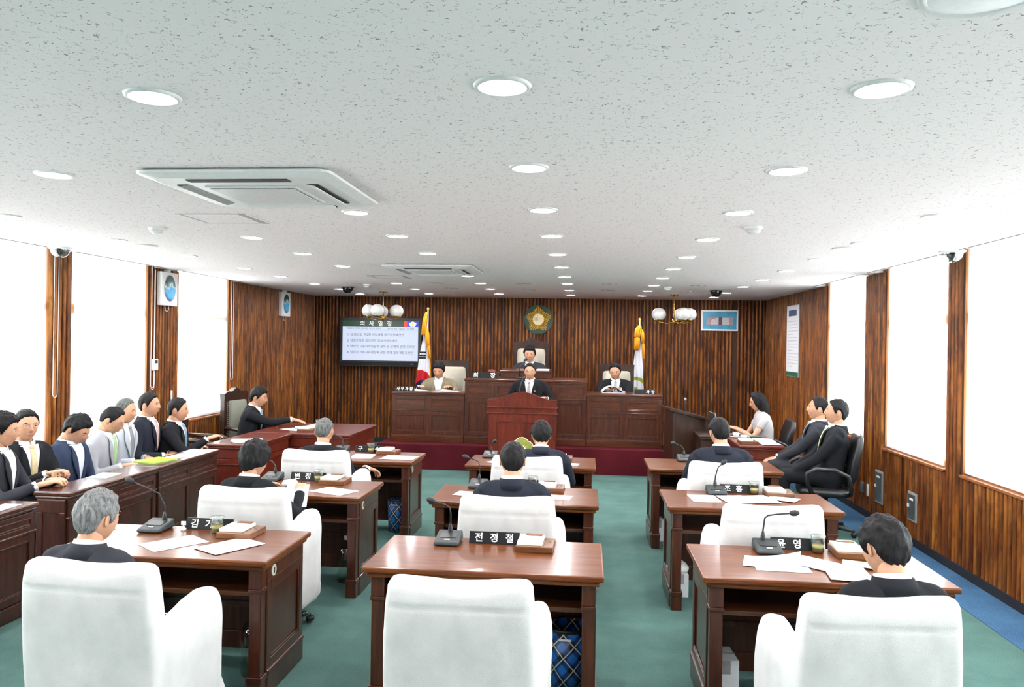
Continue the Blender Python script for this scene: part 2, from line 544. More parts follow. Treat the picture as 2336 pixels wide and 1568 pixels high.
# walls: boards behind, a half round slat for every rib
def slat_mesh():
    prof = [(-.0215, .0), (-.0212, .008), (-.0175, .0175), (-.010, .0235), (0, .0255), (.010, .0235), (.0175, .0175), (.0212, .008), (.0215, .0)]
    mb = MB(); n = len(prof)
    vs = [(x, -d, 0) for x, d in prof] + [(x, -d, 1) for x, d in prof]
    mb.add(vs, [(i, i + 1, n + i + 1, n + i) for i in range(n - 1)], 0, True)
    mb.add([(x, -d, 1) for x, d in prof], [tuple(range(n))])
    return mb.mesh('slat', M['slat'])
SLAT = slat_mesh()
PITCH = .0622
def slat(parent, x, y, z0, z1, rz):
    o = bpy.data.objects.new('slat', SLAT); COL.objects.link(o); o.parent = parent
    o.location = (x, y, z0); o.rotation_euler = (0, 0, rz); o.scale = (1, 1, z1 - z0)

wb = struct('wall_back', MB().box(XL - TH, XR + TH, YB, YB + .2, 0, CEIL + .1), M['wallback'])
n = int((XR - XL) / PITCH)
for i in range(n):
    x = XL + .03 + i * (XR - XL - .06) / (n - 1)
    if abs(x - 2.535) < .031: continue        # the dark joint of the flush door
    slat(wb, x, YB, .09, CEIL, 0)

def side_wall(name, X, side, bays, rz):
    mb = MB()
    a, b = (X, X + TH) if side > 0 else (X - TH, X)
    last = YF - .3
    for y0, y1 in sorted(bays):
        mb.box(a, b, last, y0, 0, CEIL + .16)
        mb.box(a, b, y0, y1, 0, SILL - .03)
        mb.box(a, b, y0, y1, CEIL + .15, CEIL + .2)
        last = y1
    mb.box(a, b, last, YB + .2, 0, CEIL + .16)
    w = struct(name, mb, M['wallback'])
    y = 2.0
    while y < YB - .03:
        top = CEIL
        for y0, y1 in bays:
            if y0 - .005 < y < y1 + .005: top = SILL - .03
        if name == 'wall_left' and y < 4.6: y += PITCH; continue
        slat(w, X, y, .075, top, rz)
        y += PITCH
    return w
wr = side_wall('wall_right', XR, 1, BAYS_R, -PI / 2)
wl = side_wall('wall_left', XL, -1, BAYS_L, PI / 2)
struct('wall_rear', MB().box(XL - TH, XR + TH, YF - .2, YF, 0, CEIL + .1), M['desk_z'])
def portal(c, d, w, h):
    l = bpy.data.lights.new('window_portal', 'AREA'); l.shape = 'RECTANGLE'; l.size = w; l.size_y = h; l.cycles.is_portal = True
    o = bpy.data.objects.new('window_portal', l); COL.objects.link(o)
    o.location = c; o.rotation_euler = Vector(d).to_track_quat('-Z', 'Y').to_euler()
for _bays, _X, _s in ((BAYS_R, XR + TH + .01, 1), (BAYS_L, XL - TH - .01, -1)):
    for _a, _b in _bays: portal((_X, (_a + _b) / 2, 1.8), (-_s, 0, 0), _b - _a, 2.0)
for nm, a, b, side in (('baseboard_right', XR - .03, XR, 1), ('baseboard_left', XL, XL + .03, -1)):
    struct(nm, MB().box(a, b, YF, YB, 0, .078), M['black'])
struct('baseboard_back', MB().box(XL, XR, YB - .03, YB, 0, .09), M['black'])

# windows, sills and roller blinds
WORD = {0: 'farthest from camera', 1: 'second from the far end', 2: 'third from the far end', 3: 'fourth from the far end, added unseen', 4: 'fifth from the far end, added unseen', 5: 'sixth from the far end, added unseen'}
def window(idx, X, side, y0, y1, no):
    s = side
    xo = X + s * .040                       # frame plane
    f = MB()
    def bx(xa, xb, *r):
        f.box(min(xa, xb), max(xa, xb), *r)
    d0, d1 = xo, xo + s * .07
    bx(d0, d1, y0, y0 + .05, SILL, CEIL + .15); bx(d0, d1, y1 - .05, y1, SILL, CEIL + .15)
    bx(d0, d1, y0, y1, SILL, SILL + .06); bx(d0, d1, y0, y1, CEIL + .09, CEIL + .15)
    bx(d0, d1, y0, y1, 2.06, 2.16)
    ym = (y0 + y1) / 2
    bx(d0 + s * .01, d1 - s * .01, ym - .04, ym + .04, SILL, 2.1)
    w = link('window_%d' % no, f.mesh('window_frame', M['lightwood'])); w['kind'] = 'structure'
    for a, b, c, d in ((y0 + .05, ym - .04, SILL + .06, 2.06), (ym + .04, y1 - .05, SILL + .06, 2.06), (y0 + .05, y1 - .05, 2.16, CEIL + .09)):
        q = MB(); xa = xo + s * .035
        q.box(min(xa, xa + s * .006), max(xa, xa + s * .006), a, b, c, d)
        part('pane', q, M['glass'], w)
    q = MB()
    for yy in (y0, y1):
        q.box(min(X, xo), max(X, xo), yy - .004, yy + .012 if yy == y0 else yy + .004, SILL, CEIL + .14)
    part('jamb_lining', q, M['lightwood'], w)
    q = MB(); xa, xb = X - s * .030, X + s * .20
    q.box(min(xa, xb), max(xa, xb), y0 - .004, y1 + .004, SILL - .026, SILL)
    part('sill', q, M['sill'], w, bevel=.005)
    # blind
    bxp = X + s * .018
    side_w = 'right' if s > 0 else 'left'
    t = thing('roller_blind', 'translucent white roller blind over %s wall window %s' % (side_w, WORD[idx]), 'blind', (bxp, ym, CEIL + .08), 0, 'roller blinds of the %s wall' % side_w)
    hw0, hw1 = (y0 + .075 if s > 0 else y0 + .075) - ym, (y1 - .012) - ym
    q = MB()
    rows = 10
    zlow = SILL + .035 if idx < 3 else SILL + .3      # blinds of the added unseen bays stay a little raised for daylight
    vs = []; fs = []
    zt, zb = 0.0, zlow - (CEIL + .08)
    for i in range(rows + 1):
        z = zt + (zb - zt) * i / rows
        for k in range(9):
            yy = hw0 + (hw1 - hw0) * k / 8
            vs.append((s * .004 * math.sin(k * 1.3) * i / rows, yy, z))
    for i in range(rows):
        for k in range(8):
            a = i * 9 + k
            fs.append((a, a + 1, a + 10, a + 9))
    q.add(vs, fs, 0, True)
    part('fabric', q, M['blind'], t)
    part('bottom_bar', MB().box(-.006, .006, hw0, hw1, zb - .022, zb), M['blind'], t)
    part('roller_tube', MB().tube([(0, hw0 - .02, .012), (0, hw1 + .01, .012)], .018, 12), M['whiteplastic'], t)
    # bead chain loop hanging at the far edge of left blinds and near edge of right ones
    if s < 0: cy0, cx0, ze = hw1 + .06, s * -.055, -1.42
    else: cy0, cx0, ze = hw0 + .10, -.03, -1.35
    pts = [(cx0, cy0 - .03, .01)]
    for i in range(5): pts.append((cx0, cy0 - .03, -.28 * (i + 1) * ze / -1.42))
    for a in range(0, 181, 30): pts.append((cx0, cy0 - .03 * math.cos(R(a)), ze - .03 * math.sin(R(a))))
    for i in range(6): pts.append((cx0, cy0 + .03, ze * (1 - (i + 1) / 6) + .01))
    part('chain', MB().tube(pts, .0035, 6), M['whiteplastic'], t)
no = 1
for bays, X, s in ((BAYS_L, XL, -1), (BAYS_R, XR, 1)):
    for i, (y0, y1) in enumerate(bays):
        window(i, X, s, y0, y1, no); no += 1

# dais: red carpeted platform with a second tier under the chairman
da = struct('trim_1', MB().box(-3.0, 1.10, 11.08, YB - .02, 0, .355), M['carpet_red'])
da.name = 'platform'
struct('platform_tier', MB().box(-1.75, -.02, 12.35, YB - .02, .355, .58), M['carpet_red'])

# ================================================================== CEILING FITTINGS
def make_downlight():
    t = thing('downlight', '', 'downlight')
    part('diffuser', MB().lathe([(0, -.004), (.066, -.004), (.066, 0)], 28), M['lamp'], t)
    part('trim_ring', MB().lathe([(.066, .0), (.068, -.006), (.078, -.010), (.088, -.006), (.090, 0)], 28), M['whiteplastic'], t)
    return t
LC = [-3.85, -2.61, -1.43, -.27, .88, 2.06]
LY = [[1.15, 2.45, 3.62, 4.85, 6.06, 7.23, 8.47, 9.53, 10.76, 11.83, 13.0],  # nearest row and outermost near lamps lie out of view, added for light
      [1.15, 2.43, 3.60, None, 5.88, 6.98, 8.16, None, 10.54, 11.67, 12.76],
      [1.15, 2.44, None, 4.71, 5.78, 6.91, None, 9.26, 10.42, 11.51, 12.64],
      [1.15, 2.39, 3.51, 4.63, 5.76, 6.95, 8.11, 9.28, 10.37, 11.65, 12.80],
      [1.15, 2.47, 3.60, 4.73, 5.92, 7.11, 8.24, 9.36, 10.55, 11.64, 12.85],
      [1.15, 2.48, 3.62, 4.86, 6.11, 7.25, 8.38, 9.50, 10.65, 11.91, 13.02]]
dl = make_downlight(); used = False
for ci, x in enumerate(LC):
    for ri, y in enumerate(LY[ci]):
        if y is None: continue
        lab = 'lit round downlight, %s row from the back wall, %s column from left wall' % (ORD[10 - ri], ORD[ci])
        if not used:
            dl.location = (x, y, CEIL); dl['label'] = lab; dl['group'] = 'recessed ceiling downlights'; used = True
        else:
            dup(dl, (x, y, CEIL), 0, lab, 'recessed ceiling downlights')

tw = thing('twin_spotlight', '', 'spotlight', (0, 0, CEIL), 0, 'small twin ceiling spots')
part('trim_plate', MB().box(-.10, .10, -.045, .045, -.004, .0), M['greyplastic'], tw)
for sx in (-.045, .045):
    part('bulb', MB().lathe([(0, -.012), (.022, -.010), (.026, -.004)], 14, (sx, 0, 0)), M['opal'], tw)
TW = [(-3.24, 10.61), (-3.25, 11.75), (-2.03, 10.45), (-2.01, 11.49), (-.85, 10.43), (-.86, 11.63), (.29, 10.38), (.30, 11.57), (1.46, 10.53), (1.47, 11.70)]
for i, (x, y) in enumerate(TW):
    lab = 'small unlit twin ceiling spot, %s gap from the left, %s the back wall' % (ORD[i // 2], 'farther from' if i % 2 == 0 else 'nearer to')
    if i == 0: tw.location = (x, y, CEIL); tw['label'] = lab
    else: dup(tw, (x, y, CEIL), 0, lab)

def make_ac(label, loc):
    t = thing('air_conditioner', label, 'air conditioner', loc, 0, 'ceiling cassette air conditioners')
    hx, hy = .475, .455
    def rr(a, b, z, r=.06):
        pts = []
        for cx, cy_, a0 in ((a - r, b - r, 0), (-a + r, b - r, 90), (-a + r, -b + r, 180), (a - r, -b + r, 270)):
            for k in range(5): pts.append(Vector((cx + r * math.cos(R(a0 + 22.5 * k)), cy_ + r * math.sin(R(a0 + 22.5 * k)), z)))
        return pts
    mb = MB()
    mb.loft([rr(hx - .03, hy - .03, .0), rr(hx, hy, -.012), rr(hx - .004, hy - .004, -.022), rr(hx - .06, hy - .06, -.04)][::-1], 0, False)
    part('body', mb, M['whiteplastic'], t)
    # intake grille in the middle
    part('grille_frame', MB().box(-.235, .235, -.215, .215, -.048, -.040), M['whiteplastic'], t, bevel=.004)
    g = part('grille', MB().box(-.215, .215, -.195, .195, -.0495, -.048), M['darkslot'], t)
    for i in range(46):
        x = -.21 + i * .42 / 45
        part('slat', MB().box(x - .0026, x + .0026, -.195, .195, -.053, -.049), M['whiteplastic'], g)
    for i in range(4):
        a = i * PI / 2
        mt = Matrix.Rotation(a, 4, 'Z')
        off = .33 if i % 2 else .345
        part('air_slot', MB().boxm(mt @ Matrix.Translation((0, -off, -.0415)), .25, .028, .003), M['darkslot'], t)
        if i != 0:
            part('louvre', MB().boxm(mt @ Matrix.Translation((0, -off + .012, -.046)) @ Matrix.Rotation(R(14), 4, 'X'), .25, .021, .0025), M['whiteplastic' if i != 3 else 'greyplastic'], t)
    return t
make_ac('large white ceiling air conditioner nearest the camera', (-1.66, 3.92, CEIL))
make_ac('white ceiling air conditioner farther away, toward the back wall', (-1.65, 8.32, CEIL))

def access_panel(label, loc):
    t = thing('access_panel', label, 'ceiling panel', loc, 0, 'ceiling access panels')
    part('panel', MB().box(-.23, .23, -.19, .19, -.004, 0), M['ceiling'], t)
    part('slot', MB().box(-.205, -.192, -.19, .19, -.006, -.003), M['greyplastic'], t)
    part('vent', MB().box(.185, .225, -.19, .19, -.007, -.003), M['greyplastic'], t)
    part('joint', MB().box(-.235, .235, .188, .192, -.005, -.001).box(-.235, .235, -.192, -.188, -.005, -.001), M['greyplastic'], t)
access_panel('square ceiling access panel with grey vents behind the nearer air conditioner', (-2.40, 4.96, CEIL))
access_panel('square ceiling access panel with grey vents behind the farther air conditioner', (-2.44, 9.50, CEIL))

def detector(label, x, y):
    t = thing('smoke_detector', label, 'smoke detector', (x, y, CEIL), 0, 'smoke detectors')
    part('base', MB().lathe([(0, -.018), (.055, -.018), (.058, -.012), (.058, 0)], 24), M['whiteplastic'], t)
    part('sensor_cap', MB().lathe([(0, -.045), (.03, -.044), (.042, -.036), (.046, -.026), (.040, -.024), (.040, -.018)], 24), M['whiteplastic'], t)
detector('white smoke detector beside the nearer ceiling access panel', -3.11, 5.39)
detector('white smoke detector in the right half of the ceiling, nearer the camera', 1.09, 5.31)
detector('white smoke detector on the ceiling near the right globe chandelier', 1.09, 10.85)
detector('white smoke detector on the ceiling near the television', -3.11, 10.84)

def speaker(label, x, y, r):
    t = thing('ceiling_speaker', label, 'speaker', (x, y, CEIL), 0, 'round ceiling speakers')
    part('rim', MB().lathe([(r * .86, -.008), (r * .95, -.012), (r, -.006), (r + .003, 0)], 36), M['whiteplastic'], t)
    part('grille', MB().lathe([(0, -.012), (r * .5, -.011), (r * .86, -.008)], 36), M['whiteplastic'], t)
speaker('flat round white ceiling speaker near the left wall camera dome', -3.84, 6.42, .125)
speaker('flat round white ceiling speaker near the right wall camera dome', 2.06, 6.43, .125)
speaker('large round white ceiling speaker above the camera, cut off at the top edge', .86, 1.80, .135)

def dome(label, x, y, dark):
    t = thing('dome_camera', label, 'security camera', (x, y, CEIL), 0, 'dome cameras')
    part('mount_ring', MB().lathe([(.0, -.016), (.088, -.016), (.096, -.010), (.098, 0)], 28), M['whiteplastic' if not dark else 'blackplastic'], t)
    part('dome', MB().lathe([(.080 * math.cos(R(a)), -.016 - .080 * math.sin(R(a))) for a in range(0, 91, 10)], 28), M['domedark' if dark else 'dome'], t)
    if not dark:
        part('camera_module', MB().ball((0, 0, -.038), (.042, .03, .03), 14, 8).box(-.05, .05, -.012, .012, -.03, -.016), M['charcoal'], t)
        part('lens', MB().tube([(0, -.02, -.04), (.01, -.05, -.052)], .016, 12), M['blackplastic'], t)
dome('clear dome security camera by the left wall windows', -4.72, 6.60, False)
dome('clear dome security camera by the right wall windows', 2.92, 6.60, False)
dome('smoked black dome camera on the ceiling above the television', -3.57, 11.41, True)
dome('smoked black dome camera on the ceiling in front of the blue framed picture', 1.84, 11.45, True)

def chandelier(label, x, y, rot, globes, dz=0):
    t = thing('chandelier', label, 'chandelier', (x, y, CEIL), 0, 'globe chandeliers')
    part('canopy', MB().lathe([(0, -.035), (.02, -.034), (.06, -.016), (.07, 0)], 20), M['brass'], t)
    part('rod', MB().tube([(0, 0, -.02), (0, 0, -.46 + dz)], .008, 8), M['brass'], t)
    part('hub', MB().lathe([(0, -.50), (.012, -.49), (.02, -.46), (.035, -.43), (.03, -.40), (.012, -.385), (0, -.38)], 16, (0, 0, dz)), M['brass'], t)
    for k, a in enumerate(globes):
        ca, sa = math.cos(R(a + rot)), math.sin(R(a + rot)); r = .235
        arm = part('arm', MB().tube([(0, 0, -.43 + dz), (ca * r * .5, sa * r * .5, -.46 + dz), (ca * r, sa * r, -.43 + dz)], .008, 8), M['brass'], t)
        part('cup', MB().lathe([(0, -.43), (.03, -.425), (.075, -.405), (.078, -.395), (.07, -.395)], 18, (ca * r, sa * r, dz)), M['brass'], arm)
        g = part('globe', MB().ball((ca * r, sa * r, -.315 + dz), (.112, .112, .105), 24, 16), M['opal'], t)
chandelier('brass chandelier with white globes above the television', -3.30, 12.45, 0, (187, 262, 350, 112), .0)
chandelier('brass chandelier with white globes beside the blue framed picture', 1.36, 12.45, 0, (180, 300, 355, 60), 0.0)

# ================================================================== WALL FITTINGS
tv = thing('television', 'black wall television showing a blue and white Korean meeting agenda', 'television', (-3.655, 13.66, 1.82))
W2, H2 = .745, .44
part('bezel', MB().box(-W2, W2, -.05, .0, -H2, H2), M['blackplastic'], tv, bevel=.012)
part('back_box', MB().box(-.55, .55, .0, .20, -.32, .32), M['blackplastic'], tv, bevel=.02)
part('speaker_strip', MB().box(-W2 + .02, W2 - .02, -.053, -.05, -H2 + .02, -H2 + .085), M['plate'], tv)
part('logo_mark', MB().box(W2 - .19, W2 - .15, -.0545, -.053, -H2 + .05, -H2 + .056), M['white'], tv)
sc = part('screen', MB().box(-.685, .685, -.0525, -.0502, -.332, .375), emit('screen_white', (206, 216, 240), .95), tv, 'lit agenda screen')
part('header_band', MB().box(-.685, .43, -.0535, -.0526, .272, .375), emit('screen_green', (30, 66, 46), .9), sc)
part('red_stripe', MB().box(.43, .485, -.0535, -.0526, .272, .375), emit('screen_red', (240, 60, 20), .95), sc)
part('blue_field', MB().box(.485, .685, -.0535, -.0526, .272, .375), emit('screen_blue', (40, 70, 225), .95), sc)
fl5 = []
for k in range(50):
    a = 2 * PI * k / 50
    rr_ = .058 * (.80 + .20 * abs(math.cos(2.5 * (a - PI / 2))))
    fl5.append((.585 + rr_ * 1.2 * math.cos(a), .323 + rr_ * .78 * math.sin(a)))
part('flower_emblem', MB().prism(fl5, -.0545, -.0536, 'y'), emit('screen_cream', (246, 240, 214), 1.0), sc)
part('flower_heart', MB().prism([(.585 + .02 * math.cos(2 * PI * k / 12), .323 + .015 * math.sin(2 * PI * k / 12)) for k in range(12)], -.0555, -.0546, 'y'), emit('screen_yellow', (240, 210, 90), 1.0), sc)
part('rule_line', MB().box(-.685, .685, -.0532, -.0526, .200, .204), emit('screen_rule', (150, 190, 245), .9), sc)
WT = emit('screen_text_white', (245, 248, 245), 1.0)
NT_ = emit('screen_text_navy', (52, 58, 96), .6)
RT_ = emit('screen_text_plum', (110, 52, 90), .6)
rx = (PI / 2, 0, 0)
for k, ch in enumerate('의사일정'): lettering(ch, .098, WT, sc, (-.322 + k * .162, -.0542, .322), rx, 'character', bold=.0012)
lettering('제 230회 군의회 (임시회)  제 2차 본회의', .038, NT_, sc, (-.615, -.0534, .235), rx, align='LEFT')
lettering('2010년 9월 17일(금) 11시 00분', .038, NT_, sc, (.615, -.0534, .235), rx, align='RIGHT')
for i, (tx, mm) in enumerate((('1. 2010년도  제2회 세입세출 추가경정예산안', NT_), ('2. 담양군의회 회의규칙 일부개정조례안', NT_),
                              ('3. 담양군 고충처리위원회 설치 및 운영에 관한 조례안', NT_), ('4. 담양군 가축사육제한에 관한 조례 일부개정조례안', RT_))):
    lettering(tx, .056, mm, sc, (-.60, -.0534, .125 - i * .105), rx, align='LEFT')

# council emblem over the chairman
em = thing('council_emblem', 'gold star-burst council emblem on dark green disc above the chairman', 'emblem', (-.857, YB - .022, 2.263))
def ring_disc(r, lobes, amp):
    return [(r * (1 + amp * math.cos(lobes * 2 * PI * k / 90)) * math.cos(2 * PI * k / 90), r * (1 + amp * math.cos(lobes * 2 * PI * k / 90)) * math.sin(2 * PI * k / 90)) for k in range(90)]
part('green_disc', MB().prism(ring_disc(.258, 10, .025), -.03, 0, 'y'), M['green'], em, bevel=.004)
NR = 35
for k in range(NR):
    a = PI / 2 + 2 * PI * k / NR
    ph = (k * 5 / NR) % 1
    d = min(ph, 1 - ph) * 2
    L = .228 - .068 * d
    ca, sa = math.cos(a), math.sin(a)
    mb = MB()
    w0, w1 = .0065, .013
    px, pz = -sa, ca
    base = [(ca * .10 - px * w0, -.032, sa * .10 - pz * w0), (ca * .10 + px * w0, -.032, sa * .10 + pz * w0), (ca * L + px * w1, -.032, sa * L + pz * w1), (ca * (L + .008), -.032, sa * (L + .008)), (ca * L - px * w1, -.032, sa * L - pz * w1)]
    top = [(ca * .10, -.05, sa * .10), (ca * (L - .005), -.047, sa * (L - .005))]
    mb.add(base + top, [(0, 1, 6 - 1), (1, 2, 6, 5), (2, 3, 6), (3, 4, 6), (4, 0, 5, 6)])
    part('ray', mb, M['gold'], em)
part('gilt_ring', MB().prism([(.105 * math.cos(2 * PI * k / 40), .105 * math.sin(2 * PI * k / 40)) for k in range(40)], -.056, -.03, 'y'), M['gold'], em, bevel=.006)
part('silver_centre', MB().prism([(.09 * math.cos(2 * PI * k / 40), .09 * math.sin(2 * PI * k / 40)) for k in range(40)], -.060, -.05, 'y'), flat('pale_champagne_metal', (214, 204, 176), .4, metal=.3), em)
lettering('議', .080, flat('emblem_grey', (150, 140, 110), .5), em, (-.038, -.0615, -.002), rx, 'character', .001)
lettering('會', .080, M['gold'], em, (.040, -.0615, -.002), rx, 'character', .001)

# framed picture on the back wall
pf = thing('framed_picture', 'white framed picture with blue mount high on the back wall', 'picture', (2.297, YB - .022, 2.285))
part('frame', MB().box(-.315, .315, -.022, .0, -.182, .182), M['whiteplastic'], pf, bevel=.004)
part('mount', MB().box(-.285, .285, -.0245, -.0215, -.152, .152), flat('teal_mount', (44, 140, 176), .35, var=.12, vscale=9), pf, 'teal blue mount')
ph = part('photograph', MB().box(-.23, .23, -.0262, -.0242, -.075, .065), flat('faded_photo_sky', (150, 130, 136), .35, var=.12, vscale=6), pf, 'faded photograph of a building')
part('photo_roof', MB().prism([(-.15, -.07), (-.15, .01), (-.02, .05), (-.02, -.07)], -.0272, -.0262, 'y'), flat('faded_photo_wall', (186, 172, 178), .35), ph)
part('photo_tower', MB().box(-.02, .04, -.0272, -.0262, -.075, .06), flat('faded_photo_shade', (62, 44, 46), .35), ph)
part('photo_facade', MB().box(.045, .16, -.0272, -.0262, -.075, .045), flat('faded_photo_facade', (186, 182, 186), .35), ph)

# printed charter on the right wall
pc = thing('wall_poster', 'tall white framed text poster on the right wall beside a window', 'poster', (XR - .022, 11.985, 1.935), 0)
part('frame', MB().box(-.015, .0, -.345, .345, -.535, .535), M['greyplastic'], pc, bevel=.003)
part('sheet', MB().box(-.0175, -.014, -.335, .335, -.525, .525), M['paper'], pc, 'white printed sheet')
part('heading_block', MB().box(-.019, -.0172, -.22, .22, .37, .46), flat('poster_navy', (62, 72, 112), .5), pc, 'dark blue heading block')
part('green_base', MB().box(-.019, -.0172, -.335, .335, -.525, -.46), flat('poster_green', (44, 92, 64), .5), pc, 'green base strip')
tl = MB()
for i in range(15):
    z = .29 - i * .048
    a = -.27
    while a < .27:
        w_ = rng.uniform(.02, .09)
        if i % 5 == 4 and a > .0: break
        tl.box(-.0185, -.0172, -a - w_, -a, z - .005, z + .006); a += w_ + rng.uniform(.012, .03)
part('text_line', tl, flat('poster_text_grey', (176, 176, 180), .6), pc)
pc.children[-1]['kind'] = 'stuff'

def oval_speaker(label, y, dz, blue):
    t = thing('oval_picture_panel', label, 'wall panel', (XL + .022, y, 2.42), 0, 'oval picture panels of the left wall')
    part('panel', MB().box(0, .06, -.175, .175, -.205, .185), M['whiteplastic'], t, bevel=.006)
    oval = [(.115 * math.cos(2 * PI * k / 40), .148 * math.sin(2 * PI * k / 40)) for k in range(40)]
    part('oval_rim', MB().prism([(a * 1.06, b * 1.05) for a, b in oval], .06, .064, 'x'), M['greyplastic'], t)
    m_ = NT('oval_print_%d' % blue)
    v = m_.coords((1, 1, 1)); f = m_.noise(v, 9, 3, .6)
    sp = m_.n('ShaderNodeSeparateXYZ'); m_.l(v, sp.inputs[0])
    h = m_.math('ADD', m_.math('MULTIPLY', sp.outputs[2], 3.3), f)
    m_.l(m_.ramp(h, [(.0, (30, 80, 150)), (.25, (90, 180, 225)), (.47, (70, 160, 215)), (.56, (190, 225, 235)), (.66, (120, 150, 150)), (.78, (20, 66, 58)), (.95, (40, 44, 42))]), m_.b.inputs['Base Color'])
    m_.b.inputs['Roughness'].default_value = .25
    part('oval_print', MB().prism(oval, .064, .067, 'x'), m_.m, t, 'oval print of blue water and dark trees')
    part('bracket', MB().box(0, .05, -.04, .04, .185, .218), M['whiteplastic'], t, bevel=.008)
    part('cable', MB().tube([(.03, -.05, -.20), (.03, -.04, -.26), (.03, .0, -.275), (.03, .03, -.25), (.03, .035, -.20)], .004, 6), M['whiteplastic'], t)
oval_speaker('white wall panel with oval blue picture on the pillar between windows', 8.73, 0, 0)
oval_speaker('white wall panel with oval blue picture near the back corner', 12.30, 0, 1)

th_ = thing('thermostat', 'small white wall controller hanging on the left wall pillar', 'thermostat', (XL + .02, 8.515, 1.53))
part('housing', MB().box(0, .03, -.05, .05, -.065, .065), M['whiteplastic'], th_, bevel=.006)
part('display', MB().box(.03, .032, -.02, .03, .015, .05), M['charcoal'], th_, 'dark display')
part('cable', MB().tube([(.012, 0, -.06), (.012, 0, -.2), (.012, -.01, -.26), (.012, -.04, -.285), (.012, -.07, -.27)], .004, 6), M['whiteplastic'], th_)
part('riser_cable', MB().tube([(.006, 0, .06), (.006, 0, 1.08)], .006, 6), M['whiteplastic'], th_)
sw = thing('switch_strip', 'thin white switch strip low on the pillar between left windows', 'switch', (XL + .02, 8.90, 1.16))
part('plate', MB().box(0, .012, -.015, .015, -.055, .055), M['whiteplastic'], sw, bevel=.003)

def wall_box(label, y0, y1, z0, z1, name='wall_cabinet', m='steel', latch=True):
    t = thing(name, label, 'wall plate', (XR - .019, (y0 + y1) / 2, (z0 + z1) / 2))
    hy, hz = (y1 - y0) / 2, (z1 - z0) / 2
    part('surround', MB().box(-.012, 0, -hy, hy, -hz, hz), M['greyplastic' if latch else m], t, bevel=.003)
    part('door_plate', MB().box(-.018, -.011, -hy + .018, hy - .018, -hz + .02, hz - .02), M[m], t, bevel=.003)
    if latch:
        part('latch', MB().box(-.026, -.017, hy - .05, hy - .02, -.012, .018), M['whiteplastic'], t)
        part('caption', MB().box(-.0195, -.0175, -.04, .04, hz - .075, hz - .055), M['white'], t)
wall_box('tall grey metal service plate low on the right wall, nearer the seated men', 8.38, 8.59, .23, .57)
wall_box('tall grey metal service plate low on the right wall, nearer the camera', 7.55, 7.745, .23, .50)
wall_box('small grey socket plate low on the right wall behind the office chairs', 8.93, 9.03, .25, .37, 'socket_plate', 'steel', False)
wall_box('small white socket plate low on the right wall', 8.78, 8.84, .24, .37, 'socket_plate', 'whiteplastic', False)
# ================================================================== FURNITURE
def frame_panel(parent, name, x0, x1, z0, z1, y, dirn, mat, mat2=None, fw=.05, rec=.012, th=.022, mold=True):
    """a framed, recessed panel standing in the xz plane at y, its face toward dirn*(-y)... used for desk fronts"""
    mb = MB(); s = -dirn
    def bx(a, b, c, d, p, q):
        ya, yb = y, y + s * p
        mb.box(a, b, min(ya, yb), max(ya, yb), c, d)
    ya, yb = sorted((y, y + s * th))
    mb.box(x0, x0 + fw, ya, yb, z0, z1).box(x1 - fw, x1, ya, yb, z0, z1).box(x0 + fw, x1 - fw, ya, yb, z0, z0 + fw).box(x0 + fw, x1 - fw, ya, yb, z1 - fw, z1)
    yc, yd = sorted((y, y + s * (th - rec)))
    o = part(name, mb, mat, parent, bevel=.003)
    part('inset_panel', MB().box(x0 + fw, x1 - fw, yc, yd, z0 + fw, z1 - fw), mat2 or mat, o)
    if mold:
        m2 = MB(); e = .012
        a, b, c, d = x0 + fw, x1 - fw, z0 + fw, z1 - fw
        ye, yf = sorted((y + s * (th - rec), y + s * (th - .003)))
        m2.box(a, a + e, ye, yf, c, d).box(b - e, b, ye, yf, c, d).box(a + e, b - e, ye, yf, c, c + e).box(a + e, b - e, ye, yf, d - e, d)
        part('moulding', m2, mat, o, bevel=.003)
    return o

def side_panel(parent, name, y0, y1, z0, z1, x, s, mat, fw=.05):
    mb = MB()
    th, rec = .022, .012
    xa, xb = sorted((x, x - s * th))
    mb.box(xa, xb, y0, y0 + fw, z0, z1).box(xa, xb, y1 - fw, y1, z0, z1).box(xa, xb, y0 + fw, y1 - fw, z0, z0 + fw).box(xa, xb, y0 + fw, y1 - fw, z1 - fw, z1)
    o = part(name, mb, mat, parent, bevel=.003)
    xc, xd = sorted((x - s * rec, x - s * th))
    part('inset_panel', MB().box(xc, xd, y0 + fw, y1 - fw, z0 + fw, z1 - fw), mat, o)
    e = .012; m2 = MB()
    xe, xf = sorted((x - s * .003, x - s * rec))
    a, b, c, d = y0 + fw, y1 - fw, z0 + fw, z1 - fw
    m2.box(xe, xf, a, a + e, c, d).box(xe, xf, b - e, b, c, d).box(xe, xf, a + e, b - e, c, c + e).box(xe, xf, a + e, b - e, d - e, d)
    part('moulding', m2, mat, o, bevel=.003)
    return o

